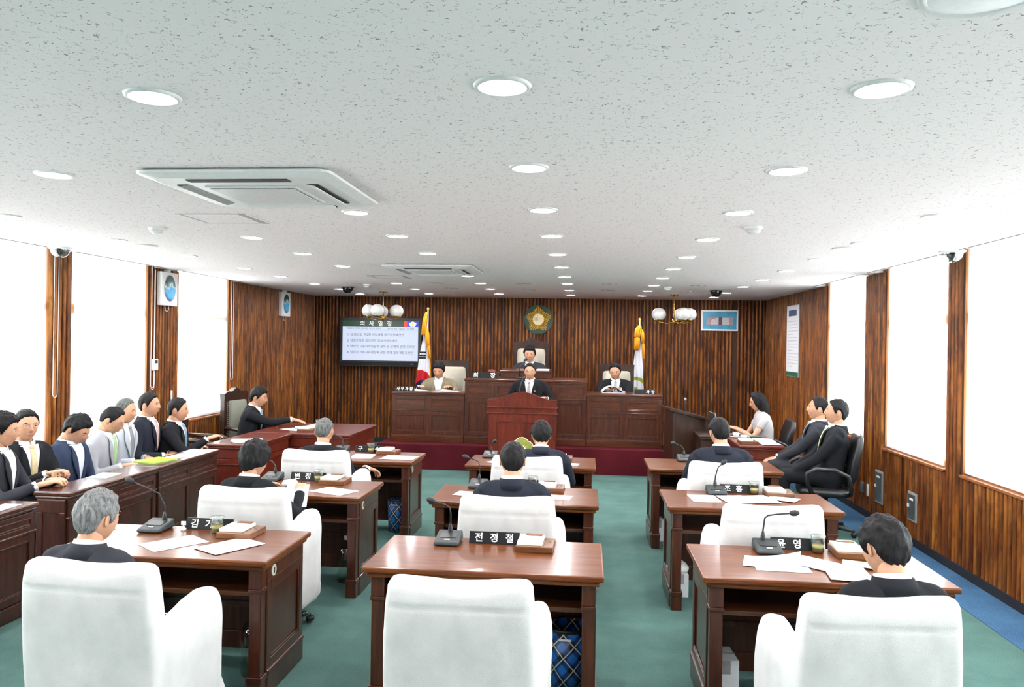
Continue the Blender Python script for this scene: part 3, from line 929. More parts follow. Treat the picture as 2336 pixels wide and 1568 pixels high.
def make_desk():
    t = thing('council_desk', '', 'desk')
    hx, hy = .595, .325
    top = MB()
    top.prism([(-hx + .012, .695), (-hx, .703), (-hx, .722), (-hx + .010, .73), (hx - .010, .73), (hx, .722), (hx, .703), (hx - .012, .695)], -hy, hy, 'y')
    part('tabletop', MB().box(-hx, hx, -hy, hy, .700, .73), M['desk_x'], t, bevel=.008)
    part('top_moulding', MB().box(-hx + .018, hx - .018, -hy + .018, hy - .018, .675, .700), M['desk_x'], t, bevel=.008)
    ix, iy = hx - .035, hy - .035
    for s in (-1, 1):
        # square post at the seat side corner with cap and foot blocks
        xa, xb = (s * ix, s * (ix - .075))
        xa, xb = min(xa, xb), max(xa, xb)
        p = part('post', MB().box(xa + .006, xb - .006, -iy + .006, -iy + .069, .13, .675), M['desk_z'], t, bevel=.004)
        part('cap_block', MB().box(xa, xb, -iy, -iy + .075, .555, .575).box(xa + .003, xb - .003, -iy + .003, -iy + .072, .575, .675), M['desk_z'], p, bevel=.004)
        part('foot_block', MB().box(xa, xb, -iy, -iy + .075, .0, .125).box(xa - .004, xb + .004, -iy - .004, -iy + .079, .10, .13), M['desk_z'], p, bevel=.004)
        side_panel(t, 'side_panel', -iy + .075, iy, .135, .60, s * ix, s, M['desk_z'])
        part('side_rail', MB().box(min(s * ix, s * (ix - .022)), max(s * ix, s * (ix - .022)), -iy + .075, iy, .60, .675), M['desk_z'], t, bevel=.003)
        q = part('plinth', MB().box(min(s * (ix + .006), s * (ix - .03)), max(s * (ix + .006), s * (ix - .03)), -iy + .075, iy + .004, 0, .115), M['desk_z'], t, bevel=.004)
        part('plinth_moulding', MB().box(min(s * (ix + .01), s * (ix - .026)), max(s * (ix + .01), s * (ix - .026)), -iy + .077, iy + .006, .115, .138), M['desk_z'], q, bevel=.006)
    part('back_panel', MB().box(-ix + .01, ix - .01, iy - .03, iy - .008, .06, .675), M['desk_z'], t)
    part('back_rail', MB().box(-ix + .02, ix - .02, iy - .05, iy - .03, .06, .16).box(-ix + .02, ix - .02, iy - .05, iy - .03, .30, .33), M['desk_z'], t, bevel=.003)
    part('shelf', MB().box(-ix + .02, ix - .02, -iy + .05, iy - .03, .525, .548), M['desk_shelf'], t, bevel=.002)
    part('lock_plate', MB().prism([(.030 * math.cos(2 * PI * k / 16) - .14, .637 + .030 * math.sin(2 * PI * k / 16)) for k in range(16)], ix - .002, ix + .004, 'x'), M['cushion'], t, 'pale oval lock plate', bevel=.002)
    part('keyhole', MB().box(ix + .003, ix + .006, -.146, -.134, .622, .650), M['black'], t)
    return t

# ------------------------------------------------ white slip-covered armchair
def cover_mesh():
    mb = MB()
    rings = []
    for z, hw, yc, hd in ((.13, .285, -.255, .075), (.35, .295, -.255, .078), (.55, .297, -.262, .078), (.68, .292, -.272, .076), (.79, .286, -.284, .073), (.868, .283, -.290, .070), (.905, .278, -.294, .062), (.925, .266, -.297, .048), (.936, .244, -.30, .026)):
        rings.append(superring(0, yc, z, hw, hd, 5, 40))
    mb.loft(rings)
    for s in (-1, 1):
        rings = []
        for y, tp, hw, xo in ((-.28, .62, .050, .240), (-.22, .665, .060, .254), (-.14, .71, .066, .264), (-.05, .74, .069, .270), (.05, .75, .070, .272), (.115, .735, .066, .272), (.150, .695, .052, .271)):
            r = []
            for q in superring(s * xo, 0, 0, hw, 1, 3.2, 28):
                r.append(Vector((q.x, y, .13 + (q.y + 1) / 2 * (tp - .13))))
            rings.append(r)
        mb.loft(rings if s > 0 else rings)
    mb.loft([superring(0, .02, z, hx, hy, 6, 36) for z, hx, hy in ((.14, .30, .27), (.22, .30, .275), (.30, .27, .27), (.335, .24, .24))])
    V, F = remesh(mb, .0125, 3)
    out = V.copy()
    # wrinkles and the boxing seam
    me = bpy.data.meshes.new('c'); me.from_pydata(V.tolist(), [], F); me.update()
    N = np.array([v.normal[:] for v in me.vertices]); bpy.data.meshes.remove(me)
    for i, (x, y, z) in enumerate(V):
        d = .0065 * mnoise.noise((x * 5, y * 5, z * 3.2)) + .0035 * mnoise.noise((x * 14 + z * 4, y * 12, z * 5 + 7))
        if z < .62: d += .008 * mnoise.noise((x * 9, y * 9, z * 1.2 + 3)) * (.62 - z) / .5
        if y < -.2:
            sag = .012 * mnoise.noise((x * 3, 0, 1.7))
            d -= .0032 * (N[i][1] < -.8) * math.exp(-((z - (.846 + sag * .5)) / .006) ** 2)
            if .55 < z < .85: d += .0035 * (.3 + (z - .55) / .3) * mnoise.noise((x * 20, 0, z * 4))
        out[i] += N[i] * d
        if z > .90 and y < -.15: out[i, 2] += -.012 * math.cos(x * 9) + .006 + .006 * mnoise.noise((x * 6, 4, 2))
    mb = MB(); mb.add(out.tolist(), F, 0, True)
    return mb.mesh('cover', M['cover'])
COVER = None
def make_covered_chair():
    t = thing('covered_armchair', '', 'chair')
    link('cover', cover_mesh(), t)
    part('column', MB().tube([(0, 0, .06), (0, 0, .20)], .03, 12), M['blackplastic'], t)
    b = part('star_base', MB().lathe([(0, .05), (.05, .052), (.05, .10), (0, .11)], 16), M['blackplastic'], t)
    for k in range(5):
        a = 2 * PI * k / 5 + .3
        c, s = math.cos(a), math.sin(a)
        part('leg', MB().tube([(c * .03, s * .03, .085), (c * .18, s * .18, .08), (c * .29, s * .29, .065)], [.026, .022, .016], 8), M['blackplastic'], b)
        part('caster', MB().lathe([(0, -.011), (.026, -.011), (.028, 0), (.026, .011), (0, .011)], 14).tube([(0, 0, .0), (0, 0, .03)], .006, 6), M['black'], b, loc=(c * .29, s * .29, .028))
        b.children[-1].rotation_euler = (PI / 2, 0, a)
    return t

# ------------------------------------------------ things on the desks
def make_mic():
    t = thing('conference_microphone', '', 'microphone')
    mb = MB()
    rings = []
    for z, w, y0, y1 in ((0, .062, -.085, .075), (.012, .070, -.090, .080), (.022, .068, -.088, .078)):
        rings.append([Vector((-w, y0, z)), Vector((w, y0, z)), Vector((w, y1, z + (0 if z < .02 else .034))), Vector((-w, y1, z + (0 if z < .02 else .034)))])
    mb.loft(rings, 0, False)
    part('base', mb, M['charcoal'], t, bevel=.008)
    up = Vector((0, .062 - (-.088), .034)).normalized()
    def onface(x, y): return Vector((x, y, .0235 + (y + .088) / .166 * .034))
    part('talk_button', MB().boxm(Matrix.Translation(onface(-.0, -.055)) @ Matrix.Rotation(R(11.5), 4, 'X'), .016, .007, .003), M['greyplastic'], t)
    part('grille', MB().boxm(Matrix.Translation(onface(.0, .0)) @ Matrix.Rotation(R(11.5), 4, 'X'), .045, .03, .0012), M['blackplastic'], t)
    return t
def add_neck(t, pts):
    g = part('gooseneck', MB().lathe([(.013, .0), (.013, .02), (.006, .045)], 12, pts[0]).tube(pts, .0048, 8), M['blackplastic'], t)
    d = (Vector(pts[-1]) - Vector(pts[-2])).normalized()
    p = Vector(pts[-1])
    part('mic_head', MB().tube([p, p + d * .012, p + d * .03, p + d * .045], [.011, .016, .017, .011], 12), M['black'], t)

def make_pad():
    t = thing('memo_box', '', 'memo box')
    part('tray', MB().box(-.10, .10, -.10, .10, 0, .034), M['padwood'], t, bevel=.004)
    part('memo_paper', MB().box(-.094, .040, -.078, .092, .034, .052), M['pad'], t, 'cream memo sheets', bevel=.002)
    part('holder', MB().box(-.060, .030, .060, .094, .052, .058), M['padwood'], t, bevel=.002)
    part('lid_groove', MB().box(.0485, .0505, -.1, .1, .034, .0352), M['black'], t)
    part('badge', MB().prism([(.075 + .010 * math.cos(2 * PI * k / 12), .02 + .007 * math.sin(2 * PI * k / 12)) for k in range(12)], .034, .0352), M['desk_z'], t)
    return t

def make_cup():
    t = thing('tea_cup', '', 'cup')
    part('cup', MB().lathe([(0, .002), (.028, .0), (.030, .004), (.037, .085), (.040, .088), (.037, .090), (.0345, .085), (.028, .006), (0, .005)], 24), M['cup'], t, 'clear disposable cup')
    part('tea', MB().lathe([(0, .006), (.0275, .006), (.0315, .045), (0, .045)], 24), M['tea'], t, 'pale green tea')
    part('lid', MB().lathe([(.041, .086), (.042, .092), (.038, .096), (0, .097)], 24), M['cup'], t, 'clear flat lid')
    return t

def nameplate(label, text, loc, rz=0, L=.28, h=.062, size=.052, slots=3):
    t = thing('nameplate', label, 'nameplate', loc, rz, 'black desk nameplates')
    d = .055
    part('block', MB().prism([(-d / 2, 0), (d / 2, 0), (.004, h), (-.004, h)], -L / 2, L / 2, 'x'), M['plate'], t, bevel=.0015)
    ang = math.atan2(h, d / 2 - .004)
    for k, ch in enumerate(text):
        if ch == ' ': continue
        x = (-.5 + (k + .5) / len(text)) * L * .92
        lettering(ch, size, M['white'], t, (x, -d / 4 - .0045, h * .48), (ang, 0, 0), 'character', .0005, bold=size * .018)
    return t

PAPER_ME = {}
def paper(label, x, y, z, rz, w=.21, l=.297, curl=0.0, group='loose paper sheets', lines=0):
    key = (w, l, curl)
    if key not in PAPER_ME:
        mb = MB(); nx, ny = 5, 7; vs = []
        for top in (1, 0):
            for j in range(ny + 1):
                for i in range(nx + 1):
                    u, v = i / nx - .5, j / ny - .5
                    h = curl * max(0, (u + v) / 1.0) ** 2 * 1.0 + .0012 * (top) + .0005
                    vs.append((u * w, v * l, h))
        n = (nx + 1) * (ny + 1); fs = []
        for j in range(ny):
            for i in range(nx):
                a = j * (nx + 1) + i
                fs.append((a, a + 1, a + nx + 2, a + nx + 1)); fs.append((n + a, n + a + nx + 1, n + a + nx + 2, n + a + 1))
        rim = [i for i in range(nx)] + [j * (nx + 1) + nx for j in range(ny)] + [ny * (nx + 1) + i for i in range(nx, 0, -1)] + [j * (nx + 1) for j in range(ny, 0, -1)]
        for a, b in zip(rim, rim[1:] + rim[:1]): fs.append((a, n + a, n + b, b))
        mb.add(vs, fs, 0, True)
        PAPER_ME[key] = mb.mesh('paper_sheet', M['paper'])
    o = bpy.data.objects.new('paper_sheet', PAPER_ME[key]); COL.objects.link(o)
    o.location = (x, y, z); o.rotation_euler = (0, 0, R(rz))
    return tag(o, label, 'paper', group)

# ------------------------------------------------ benches of the dais
def make_bench(name, label, x0, x1, y0, y1, z0, z1, cols, group=None):
    t = thing(name, label, 'desk', ((x0 + x1) / 2, y0, z0), 0, group)
    hw = (x1 - x0) / 2; D = y1 - y0; H = z1 - z0
    part('carcass', MB().box(-hw + .02, hw - .02, .022, D, 0, H - .04), M['bench_z'], t)
    part('top', MB().box(-hw - .012, hw + .012, -.015, D, H - .035, H), M['bench_x'], t, bevel=.008)
    part('top_moulding', MB().box(-hw, hw, -.004, D - .02, H - .06, H - .035), M['bench_x'], t, bevel=.008)
    part('plinth', MB().box(-hw, hw, -.004, .03, 0, .09).box(-hw + .004, hw - .004, 0, .03, .09, .105), M['bench_x'], t, bevel=.004)
    w = 2 * hw / cols
    for k in range(cols):
        a = -hw + k * w; b = a + w
        frame_panel(t, 'upper_panel', a, b, H - .27, H - .06, .022, 1, M['bench_z'], M['bench_x'], fw=.045)
        frame_panel(t, 'lower_panel', a, b, .105, H - .285, .022, 1, M['bench_z'], None, fw=.055)
    part('mid_rail', MB().box(-hw, hw, -.006, .022, H - .285, H - .27), M['bench_x'], t, bevel=.004)
    return t

def make_podium():
    t = thing('speaker_podium', 'red mahogany podium with arched top before the dais', 'podium', (-.845, 10.42, 0))
    hw = .468
    arch = []
    for k in range(33):
        x = -hw + 2 * hw * k / 32
        arch.append((x, 1.075 + .105 * (math.cos(PI * x / (hw * .98)) * .5 + .5) ** 1.25))
    part('arched_crest', MB().prism(arch + [(hw, .985), (-hw, .985)], -.02, .03, 'y'), M['podium'], t, bevel=.004)
    part('crest_edge', MB().prism([(x, z + .008) for x, z in arch] + [(x, z - .004) for x, z in reversed(arch)], -.028, .034, 'y'), M['podium'], t, bevel=.003)
    part('shelf_rail', MB().box(-hw - .012, hw + .012, -.03, .05, .972, .985), M['podium'], t, bevel=.004)
    part('frieze', MB().box(-hw + .004, hw - .004, -.012, .03, .905, .972), M['podium'], t)
    part('lower_rail', MB().box(-hw - .008, hw + .008, -.026, .04, .892, .905), M['podium'], t, bevel=.004)
    frame_panel(t, 'front_panel', -hw + .02, hw - .02, .10, .892, .012, 1, M['podium'], None, fw=.105, th=.024, rec=.014)
    part('body', MB().box(-hw + .02, hw - .02, .012, .48, .04, .965), M['podium'], t)
    part('plinth', MB().box(-hw - .006, hw + .006, -.03, .49, 0, .10), M['podium'], t, bevel=.006)
    part('reading_slope', MB().boxm(Matrix.Translation((0, .26, .985)) @ Matrix.Rotation(R(-8), 4, 'X'), hw, .24, .015), M['podium'], t, bevel=.004)
    # round flower emblem on the front
    em_ = []
    for k in range(60):
        a = 2 * PI * k / 60
        r = .155 * (.90 + .10 * abs(math.cos(2.5 * (a - PI / 2)))) * (1 + .025 * math.cos(25 * a))
        em_.append((r * math.cos(a) + .005, .42 + r * math.sin(a)))
    e = part('flower_emblem', MB().prism([((x - .005) * 1.06 + .005, (z - .42) * 1.06 + .42) for x, z in em_], -.022, -.010, 'y'), M['pad'], t, 'green and white flower emblem')
    part('green_petals', MB().prism(em_, -.026, -.021, 'y'), flat('emblem_olive', (140, 142, 60), .5, var=.15), e)
    part('white_centre', MB().prism([(.005 + .055 * math.cos(2 * PI * k / 24), .42 + .055 * math.sin(2 * PI * k / 24)) for k in range(24)], -.030, -.025, 'y'), M['white'], e)
    part('badge', MB().prism([(.405 + .022 * math.cos(PI / 2 * k), .845 + .016 * math.sin(PI / 2 * k)) for k in range(4)], -.016, -.010, 'y'), M['bench_x'], t, 'small diamond badge')
    return t

def throne(name, label, loc, rz, W=.56, z_back=1.05, seat=.44, cush='cushion', crest=.0, group=None):
    """carved high-back chair; origin on the floor under the seat, facing +y"""
    t = thing(name, label, 'chair', loc, rz, group)
    hw = W / 2; zb = z_back
    mb = MB()
    for s in (-1, 1):
        mb.prism([(s * hw, .38), (s * (hw - .055), .38), (s * (hw - .055), zb - .03), (s * hw, zb - .02)][::s], -.31, -.25, 'y')
    mb.box(-hw + .05, hw - .05, -.305, -.255, .42, .50)
    part('back_frame', mb, M['darkwood'], t, bevel=.008)
    n = 24; up = []; 
    for k in range(n + 1):
        x = -hw - .005 + (W + .01) * k / n; u = abs(x) / hw
        z = zb + .005 + crest * math.exp(-(x / (hw * .45)) ** 2) + .012 * math.cos(u * 9) * (crest > .03)
        up.append((x, z))
    part('crest', MB().prism(up + [(hw, zb - .09), (hw - .055, zb - .11), (-hw + .055, zb - .11), (-hw, zb - .09)], -.315, -.245, 'y'), M['darkwood'], t, bevel=.008)
    pad = MB().loft([superring(0, 0, z, hw - .055 - e, .5, 10, 32) for z, e in ((0, .0), (.035, .004), (.05, .03))])
    H2 = (zb - .10 - .50) / 2
    pad.v = [(x, -.265 + z, .50 + H2 + y * 2 * H2) for x, y, z in pad.v]
    bk = part('back_cushion', pad, M[cush], t)
    if crest > .03:
        nails = MB()
        for k in range(20):
            z = .50 + 2 * H2 * (k + .5) / 20
            for s in (-1, 1): nails.ball((s * (hw - .058), -.232, z), .010, 6, 4)
        part('nail_trim', nails, M['darkwood'], t); t.children[-1]['kind'] = 'stuff'
    part('seat', MB().box(-hw + .02, hw - .02, -.25, .27, seat - .09, seat - .05), M['darkwood'], t, bevel=.008)
    sp_ = MB().loft([superring(0, .01, z, hw - .03 - e, .25 - e, 7, 32) for z, e in ((seat - .05, 0), (seat - .01, 0), (seat + .01, .03))])
    part('seat_cushion', sp_, M[cush], t)
    for sx in (-1, 1):
        for y in (-.275, .22):
            part('leg', MB().loft([superring(sx * (hw - .035), y, z, r, r, 4, 12) for z, r in ((0, .02), (.2, .024), (seat - .05, .03))]), M['darkwood'], t)
        a = part('armrest', MB().tube([(sx * (hw - .03), -.26, .68), (sx * (hw - .005), -.05, .665), (sx * (hw - .0), .16, .655), (sx * (hw - .0), .22, .63)], [.022, .026, .028, .024], 10), M['darkwood'], t)
        part('arm_post', MB().tube([(sx * (hw - .01), .14, seat - .07), (sx * (hw - .005), .15, .65)], .018, 10), M['darkwood'], a)
    return t

def office_chair(name, label, loc, rz, hb=1.02, group=None):
    t = thing(name, label, 'chair', loc, rz, group)
    rings = []
    for z, hw, y, d in ((.50, .20, -.20, .035), (.60, .235, -.225, .05), (.75, .25, -.245, .05), (hb - .10, .245, -.275, .045), (hb - .02, .215, -.29, .035), (hb, .17, -.295, .015)):
        rings.append(superring(0, y, z, hw, d, 4, 32))
    part('backrest', MB().loft(rings), M['leather'], t)
    part('seat', MB().loft([superring(0, .02, z, .255 - e, .25 - e, 5, 32) for z, e in ((.39, .05), (.41, .0), (.455, .0), (.475, .04))]), M['leather'], t)
    for s in (-1, 1):
        part('armrest', MB().tube([(s * .25, -.20, .44), (s * .30, -.20, .50), (s * .315, -.17, .62), (s * .31, -.05, .675), (s * .31, .12, .675), (s * .315, .20, .63), (s * .31, .19, .52), (s * .25, .14, .42)], .021, 10), M['blackplastic'], t)
    part('column', MB().tube([(0, 0, .08), (0, 0, .40)], [.035, .025], 12), M['blackplastic'], t)
    b = part('star_base', MB().lathe([(0, .05), (.05, .055), (.045, .10), (0, .11)], 16), M['blackplastic'], t)
    for k in range(5):
        a = 2 * PI * k / 5 + .5; c, q = math.cos(a), math.sin(a)
        part('leg', MB().tube([(c * .03, q * .03, .085), (c * .28, q * .28, .065)], [.025, .016], 8), M['blackplastic'], b)
        part('caster', MB().ball((c * .28, q * .28, .028), .028, 10, 6), M['black'], b)
    return t

def gallery_desk(label, y0, y1, x0=-3.93, x1=-3.64, h=.73, group='gallery desks along the left side'):
    L = y1 - y0; D = x1 - x0
    t = thing('gallery_desk', label, 'desk', (x1, (y0 + y1) / 2, 0), 0, group)
    hl = L / 2
    part('top', MB().box(-D, .0, -hl, hl, h - .032, h), M['gallery_x'], t, bevel=.010)
    part('top_moulding', MB().box(-D + .012, -.016, -hl + .004, hl - .004, h - .055, h - .032), M['gallery_x'], t, bevel=.008)
    part('carcass', MB().box(-.10, -.045, -hl + .03, hl - .03, .05, h - .055), M['gallery_z'], t)
    for s in (-1, 1):
        part('end_panel', MB().box(-D + .03, -.045, min(s * (hl - .03), s * (hl - .008)), max(s * (hl - .03), s * (hl - .008)), .0, h - .055), M['gallery_z'], t, bevel=.003)
        q = MB(); yy = sorted((s * (hl - .008), s * (hl - .001)))
        q.box(-D + .03, -.045, yy[0], yy[1], h - .15, h - .06).box(-D + .03, -D + .075, yy[0], yy[1], .1, h - .15).box(-.09, -.045, yy[0], yy[1], .1, h - .15).box(-D + .03, -.045, yy[0], yy[1], 0, .1)
        part('end_frame', q, M['gallery_z'], t, bevel=.003)
    for k in range(2):
        a = -hl + .02 + k * (L - .04) / 2; b = a + (L - .04) / 2
        for nm, z0, z1, fw in (('upper_panel', h - .185, h - .06, .035), ('lower_panel', .105, h - .195, .05)):
            X, s, th, rec = -.022, 1, .022, .012
            mb = MB()
            mb.box(X - th, X, a, a + fw, z0, z1).box(X - th, X, b - fw, b, z0, z1).box(X - th, X, a + fw, b - fw, z0, z0 + fw).box(X - th, X, a + fw, b - fw, z1 - fw, z1)
            o = part(nm, mb, M['gallery_z'], t, bevel=.003)
            part('inset_panel', MB().box(X - th, X - rec, a + fw, b - fw, z0 + fw, z1 - fw), M['gallery_z'], o)
            e = .012
            part('moulding', MB().box(X - rec, X - .003, a + fw, b - fw, z1 - fw - e, z1 - fw).box(X - rec, X - .003, a + fw, b - fw, z0 + fw, z0 + fw + e), M['gallery_x'], o, bevel=.003)
    part('mid_rail', MB().box(-.045, -.014, -hl + .01, hl - .01, h - .198, h - .182), M['gallery_x'], t, bevel=.004)
    part('plinth', MB().box(-.05, -.012, -hl + .005, hl - .005, 0, .10), M['gallery_z'], t, bevel=.005)
    return t

def plain_desk(name, label, x0, x1, y0, y1, h, mt, mp, front='y', group=None):
    """solid panelled table; its near face and its aisle faces are framed"""
    t = thing(name, label, 'desk', ((x0 + x1) / 2, (y0 + y1) / 2, 0), 0, group)
    hx, hy = (x1 - x0) / 2, (y1 - y0) / 2
    part('top', MB().box(-hx, hx, -hy, hy, h - .032, h), M[mt], t, bevel=.010)
    part('top_moulding', MB().box(-hx + .015, hx - .015, -hy + .015, hy - .015, h - .058, h - .032), M[mt], t, bevel=.008)
    part('carcass', MB().box(-hx + .055, hx - .055, -hy + .055, hy - .055, .04, h - .058), M[mp], t)
    frame_panel(t, 'near_panel', -hx + .03, hx - .03, .10, h - .165, -hy + .055, 1, M[mp], fw=.05)
    part('near_rail', MB().box(-hx + .03, hx - .03, -hy + .030, -hy + .055, h - .16, h - .058), M[mp], t, bevel=.004)
    for s in (-1, 1):
        side_panel(t, 'side_panel', -hy + .055, hy - .03, .10, h - .165, s * (hx - .03), s, M[mp])
        part('side_rail', MB().box(min(s * (hx - .03), s * (hx - .055)), max(s * (hx - .03), s * (hx - .055)), -hy + .055, hy - .03, h - .16, h - .058), M[mp], t, bevel=.004)
    part('plinth', MB().box(-hx + .02, hx - .02, -hy + .02, hy - .02, 0, .10), M[mp], t, bevel=.006)
    return t

def flag(name, label, loc, rows, colour_at, fringe, mats, lean=0, depth=.07):
    """a flag hanging in folds from a standing pole. rows: (z, x_left, x_right); colour_at(u, v) gives the material index"""
    t = thing(name, label, 'flag', loc)
    zt = rows[0][0]
    part('pole', MB().tube([(0, .0, .03), (0, 0, zt + .16)], .012, 10), M['whiteplastic'], t)
    part('finial', MB().ball((0, 0, zt + .19), (.024, .024, .03), 12, 8), M['gold'], t)
    part('foot', MB().lathe([(0, .0), (.13, .0), (.13, .02), (.03, .05), (.016, .09), (0, .09)], 20), M['steel'], t)
    NU, NV = 80, 170
    vs = []; fs = []; mi = []
    def interp(z):
        for (za, a0, a1), (zb, b0, b1) in zip(rows, rows[1:]):
            if zb <= z <= za:
                k = (za - z) / (za - zb); return a0 + (b0 - a0) * k, a1 + (b1 - a1) * k
        return rows[-1][1:]
    zb = rows[-1][0]
    for side in (0, 1):
        for j in range(NV + 1):
            v = j / NV; z = zt + (zb - zt) * v
            xl, xr = interp(z)
            for i in range(NU + 1):
                u = i / NU
                am = depth * (.35 + .65 * v)
                y = -am * (.5 + .5 * math.sin(u * 2 * PI * 2.2 + .8)) * (1 if side == 0 else .96) - .012 + (.004 if side else 0)
                vs.append((xl + (xr - xl) * u, y, z))
    n = (NU + 1) * (NV + 1)
    for j in range(NV):
        for i in range(NU):
            a = j * (NU + 1) + i
            fs.append((a, a + NU + 1, a + NU + 2, a + 1)); m_ = colour_at((i + .5) / NU, zt + (zb - zt) * (j + .5) / NV, vs[a][0]); mi.append(m_)
            fs.append((n + a, n + a + 1, n + a + NU + 2, n + a + NU + 1)); mi.append(m_)
    rim = [i for i in range(NU)] + [j * (NU + 1) + NU for j in range(NV)] + [NV * (NU + 1) + i for i in range(NU, 0, -1)] + [j * (NU + 1) for j in range(NV, 0, -1)]
    for a, b in zip(rim, rim[1:] + rim[:1]): fs.append((a, b, n + b, n + a)); mi.append(0)
    mb = MB(); mb.add(vs, fs, 0, True); mb.m = mi
    part('cloth', mb.mesh('cloth', mats), None, t)
    fr = MB()
    for (z0, x0, z1, x1, w) in fringe:
        for k in range(16):
            a = 2 * PI * k / 16; q = .35 + .65 * ((k * 7) % 5) / 4
            ox, oy = math.cos(a) * w * .85 * q, math.sin(a) * w * .7 * q
            fr.tube([(x0 + ox * .35, -.055 + oy * .4, z0), ((x0 + x1) / 2 + ox, -.072 + oy, (z0 * 2 + z1) / 3), (x1 + ox, -.072 + oy, z1 - .02 * ((k * 3) % 4) / 3)], [w * .28, w * .30, w * .24], 6)
    part('gold_tassel', fr, M['goldcloth'], t, 'thick gold tassel')['kind'] = 'stuff'
    return t
# ================================================================== PEOPLE
def _sph(ns=72, nr=54):
    V = [(0, 0, -1)]
    for i in range(1, nr):
        e = -PI / 2 + PI * i / nr
        for k in range(ns):
            a = 2 * PI * k / ns
            V.append((math.cos(e) * math.sin(a), math.cos(e) * math.cos(a), math.sin(e)))
    V.append((0, 0, 1)); t = len(V) - 1; F = []
    for k in range(ns):
        j = (k + 1) % ns
        F.append((0, 1 + k, 1 + j)); F.append((t, 1 + (nr - 2) * ns + j, 1 + (nr - 2) * ns + k))
        for i in range(nr - 2):
            F.append((1 + i * ns + k, 1 + (i + 1) * ns + k, 1 + (i + 1) * ns + j, 1 + i * ns + j))
    return np.array(V), F
SPH, SPHF = _sph()
def sstep(a, b, x):
    t = np.clip((x - a) / (b - a), 0, 1); return t * t * (3 - 2 * t)
def head_shape(D, female=False):
    """head surface for unit directions D (x right, y front, z up), origin at the middle of the head"""
    x, y, z = D[:, 0], D[:, 1], D[:, 2]
    px, py, pz = x * .0765, y * .095, z * .114
    lo = np.clip(-z, 0, 1)
    px = px * (1 - (.34 if female else .26) * lo ** 1.6)
    py = np.where(y < 0, py * (1 - .42 * lo ** 1.2), py + .012 * lo ** 1.5)
    py = np.where((y < 0), py * (1 + .06 * np.clip(z, 0, 1)), py)
    px = px * (1 + .05 * np.exp(-((z - .35) / .35) ** 2))
    fr = sstep(.25, .7, y)
    g = lambda a, s: np.exp(-(a / s) ** 2)
    nose = .017 * g(px, .0105) * g(pz + .021, .0145) + .010 * g(px, .009) * g(pz - .004, .018) + .006 * g(np.abs(px) - .011, .006) * g(pz + .027, .008)
    eye = -.0075 * g(np.abs(px) - .031, .015) * g(pz - .012, .011)
    brow = .0035 * g(np.abs(px) - .030, .022) * g(pz - .031, .008)
    lips = .0055 * g(px, .020) * g(pz + .053, .0055) + .005 * g(px, .017) * g(pz + .064, .005) - .004 * g(px, .026) * g(pz + .0585, .0025)
    chin = .006 * g(px, .018) * g(pz + .092, .014) - .003 * g(px, .02) * g(pz + .075, .007)
    cheek = .004 * g(np.abs(px) - .045, .02) * g(pz + .015, .025)
    py = py + fr * (nose + eye + brow + lips + chin + cheek)
    return np.stack([px, py, pz], 1)
HAIR = {
    'short': ([(0, 42), (35, 40), (55, 28), (72, 8), (84, -10), (95, 12), (108, 10), (125, -22), (150, -37), (180, -40)], .013, .35),
    'full': ([(0, 34), (35, 33), (55, 24), (72, 4), (84, -14), (95, 8), (108, 4), (125, -26), (150, -42), (180, -46)], .020, .4),
    'crop': ([(0, 46), (35, 44), (55, 34), (72, 14), (84, 0), (95, 14), (108, 12), (125, -12), (150, -26), (180, -28)], .007, .3),
    'receding': ([(0, 47), (20, 49), (42, 42), (60, 26), (78, 0), (86, -8), (95, 12), (108, 10), (125, -18), (180, -33)], .012, .35),
    'perm': ([(0, 36), (45, 26), (65, -2), (84, -22), (108, -26), (130, -36), (180, -50)], .034, .32),
    'long': ([(0, 46), (30, 38), (50, 12), (62, -20), (80, -55), (120, -75), (180, -80)], .020, .4),
}
def hair_shape(style, seed, female=False):
    tab, th, na = HAIR[style]
    D = SPH
    az = np.degrees(np.abs(np.arctan2(D[:, 0], D[:, 1])))
    el = np.degrees(np.arcsin(np.clip(D[:, 2], -1, 1)))
    lim = np.interp(az, [a for a, _ in tab], [b for _, b in tab])
    jag = np.array([mnoise.noise((d[0] * 9 + seed, d[1] * 9, d[2] * 9)) for d in D])
    m = sstep(-3, 9, el - lim + 2.5 * jag)
    P = head_shape(D, female)
    ln = np.array([mnoise.noise((d[0] * 4 + seed * 3.1, d[1] * 4, d[2] * 2.5)) for d in D])
    fn = np.array([mnoise.noise((d[0] * 16, d[1] * 16 + seed, d[2] * 6)) for d in D])
    topk = .75 + .45 * np.clip(D[:, 2], 0, 1)
    off = th * topk * (1 + na * 1.3 * ln + na * .7 * fn)
    Nn = D * np.array([1, .8, .7]); Nn /= np.linalg.norm(Nn, axis=1)[:, None]
    return P + Nn * (off * m - .006 * (1 - m))[:, None]

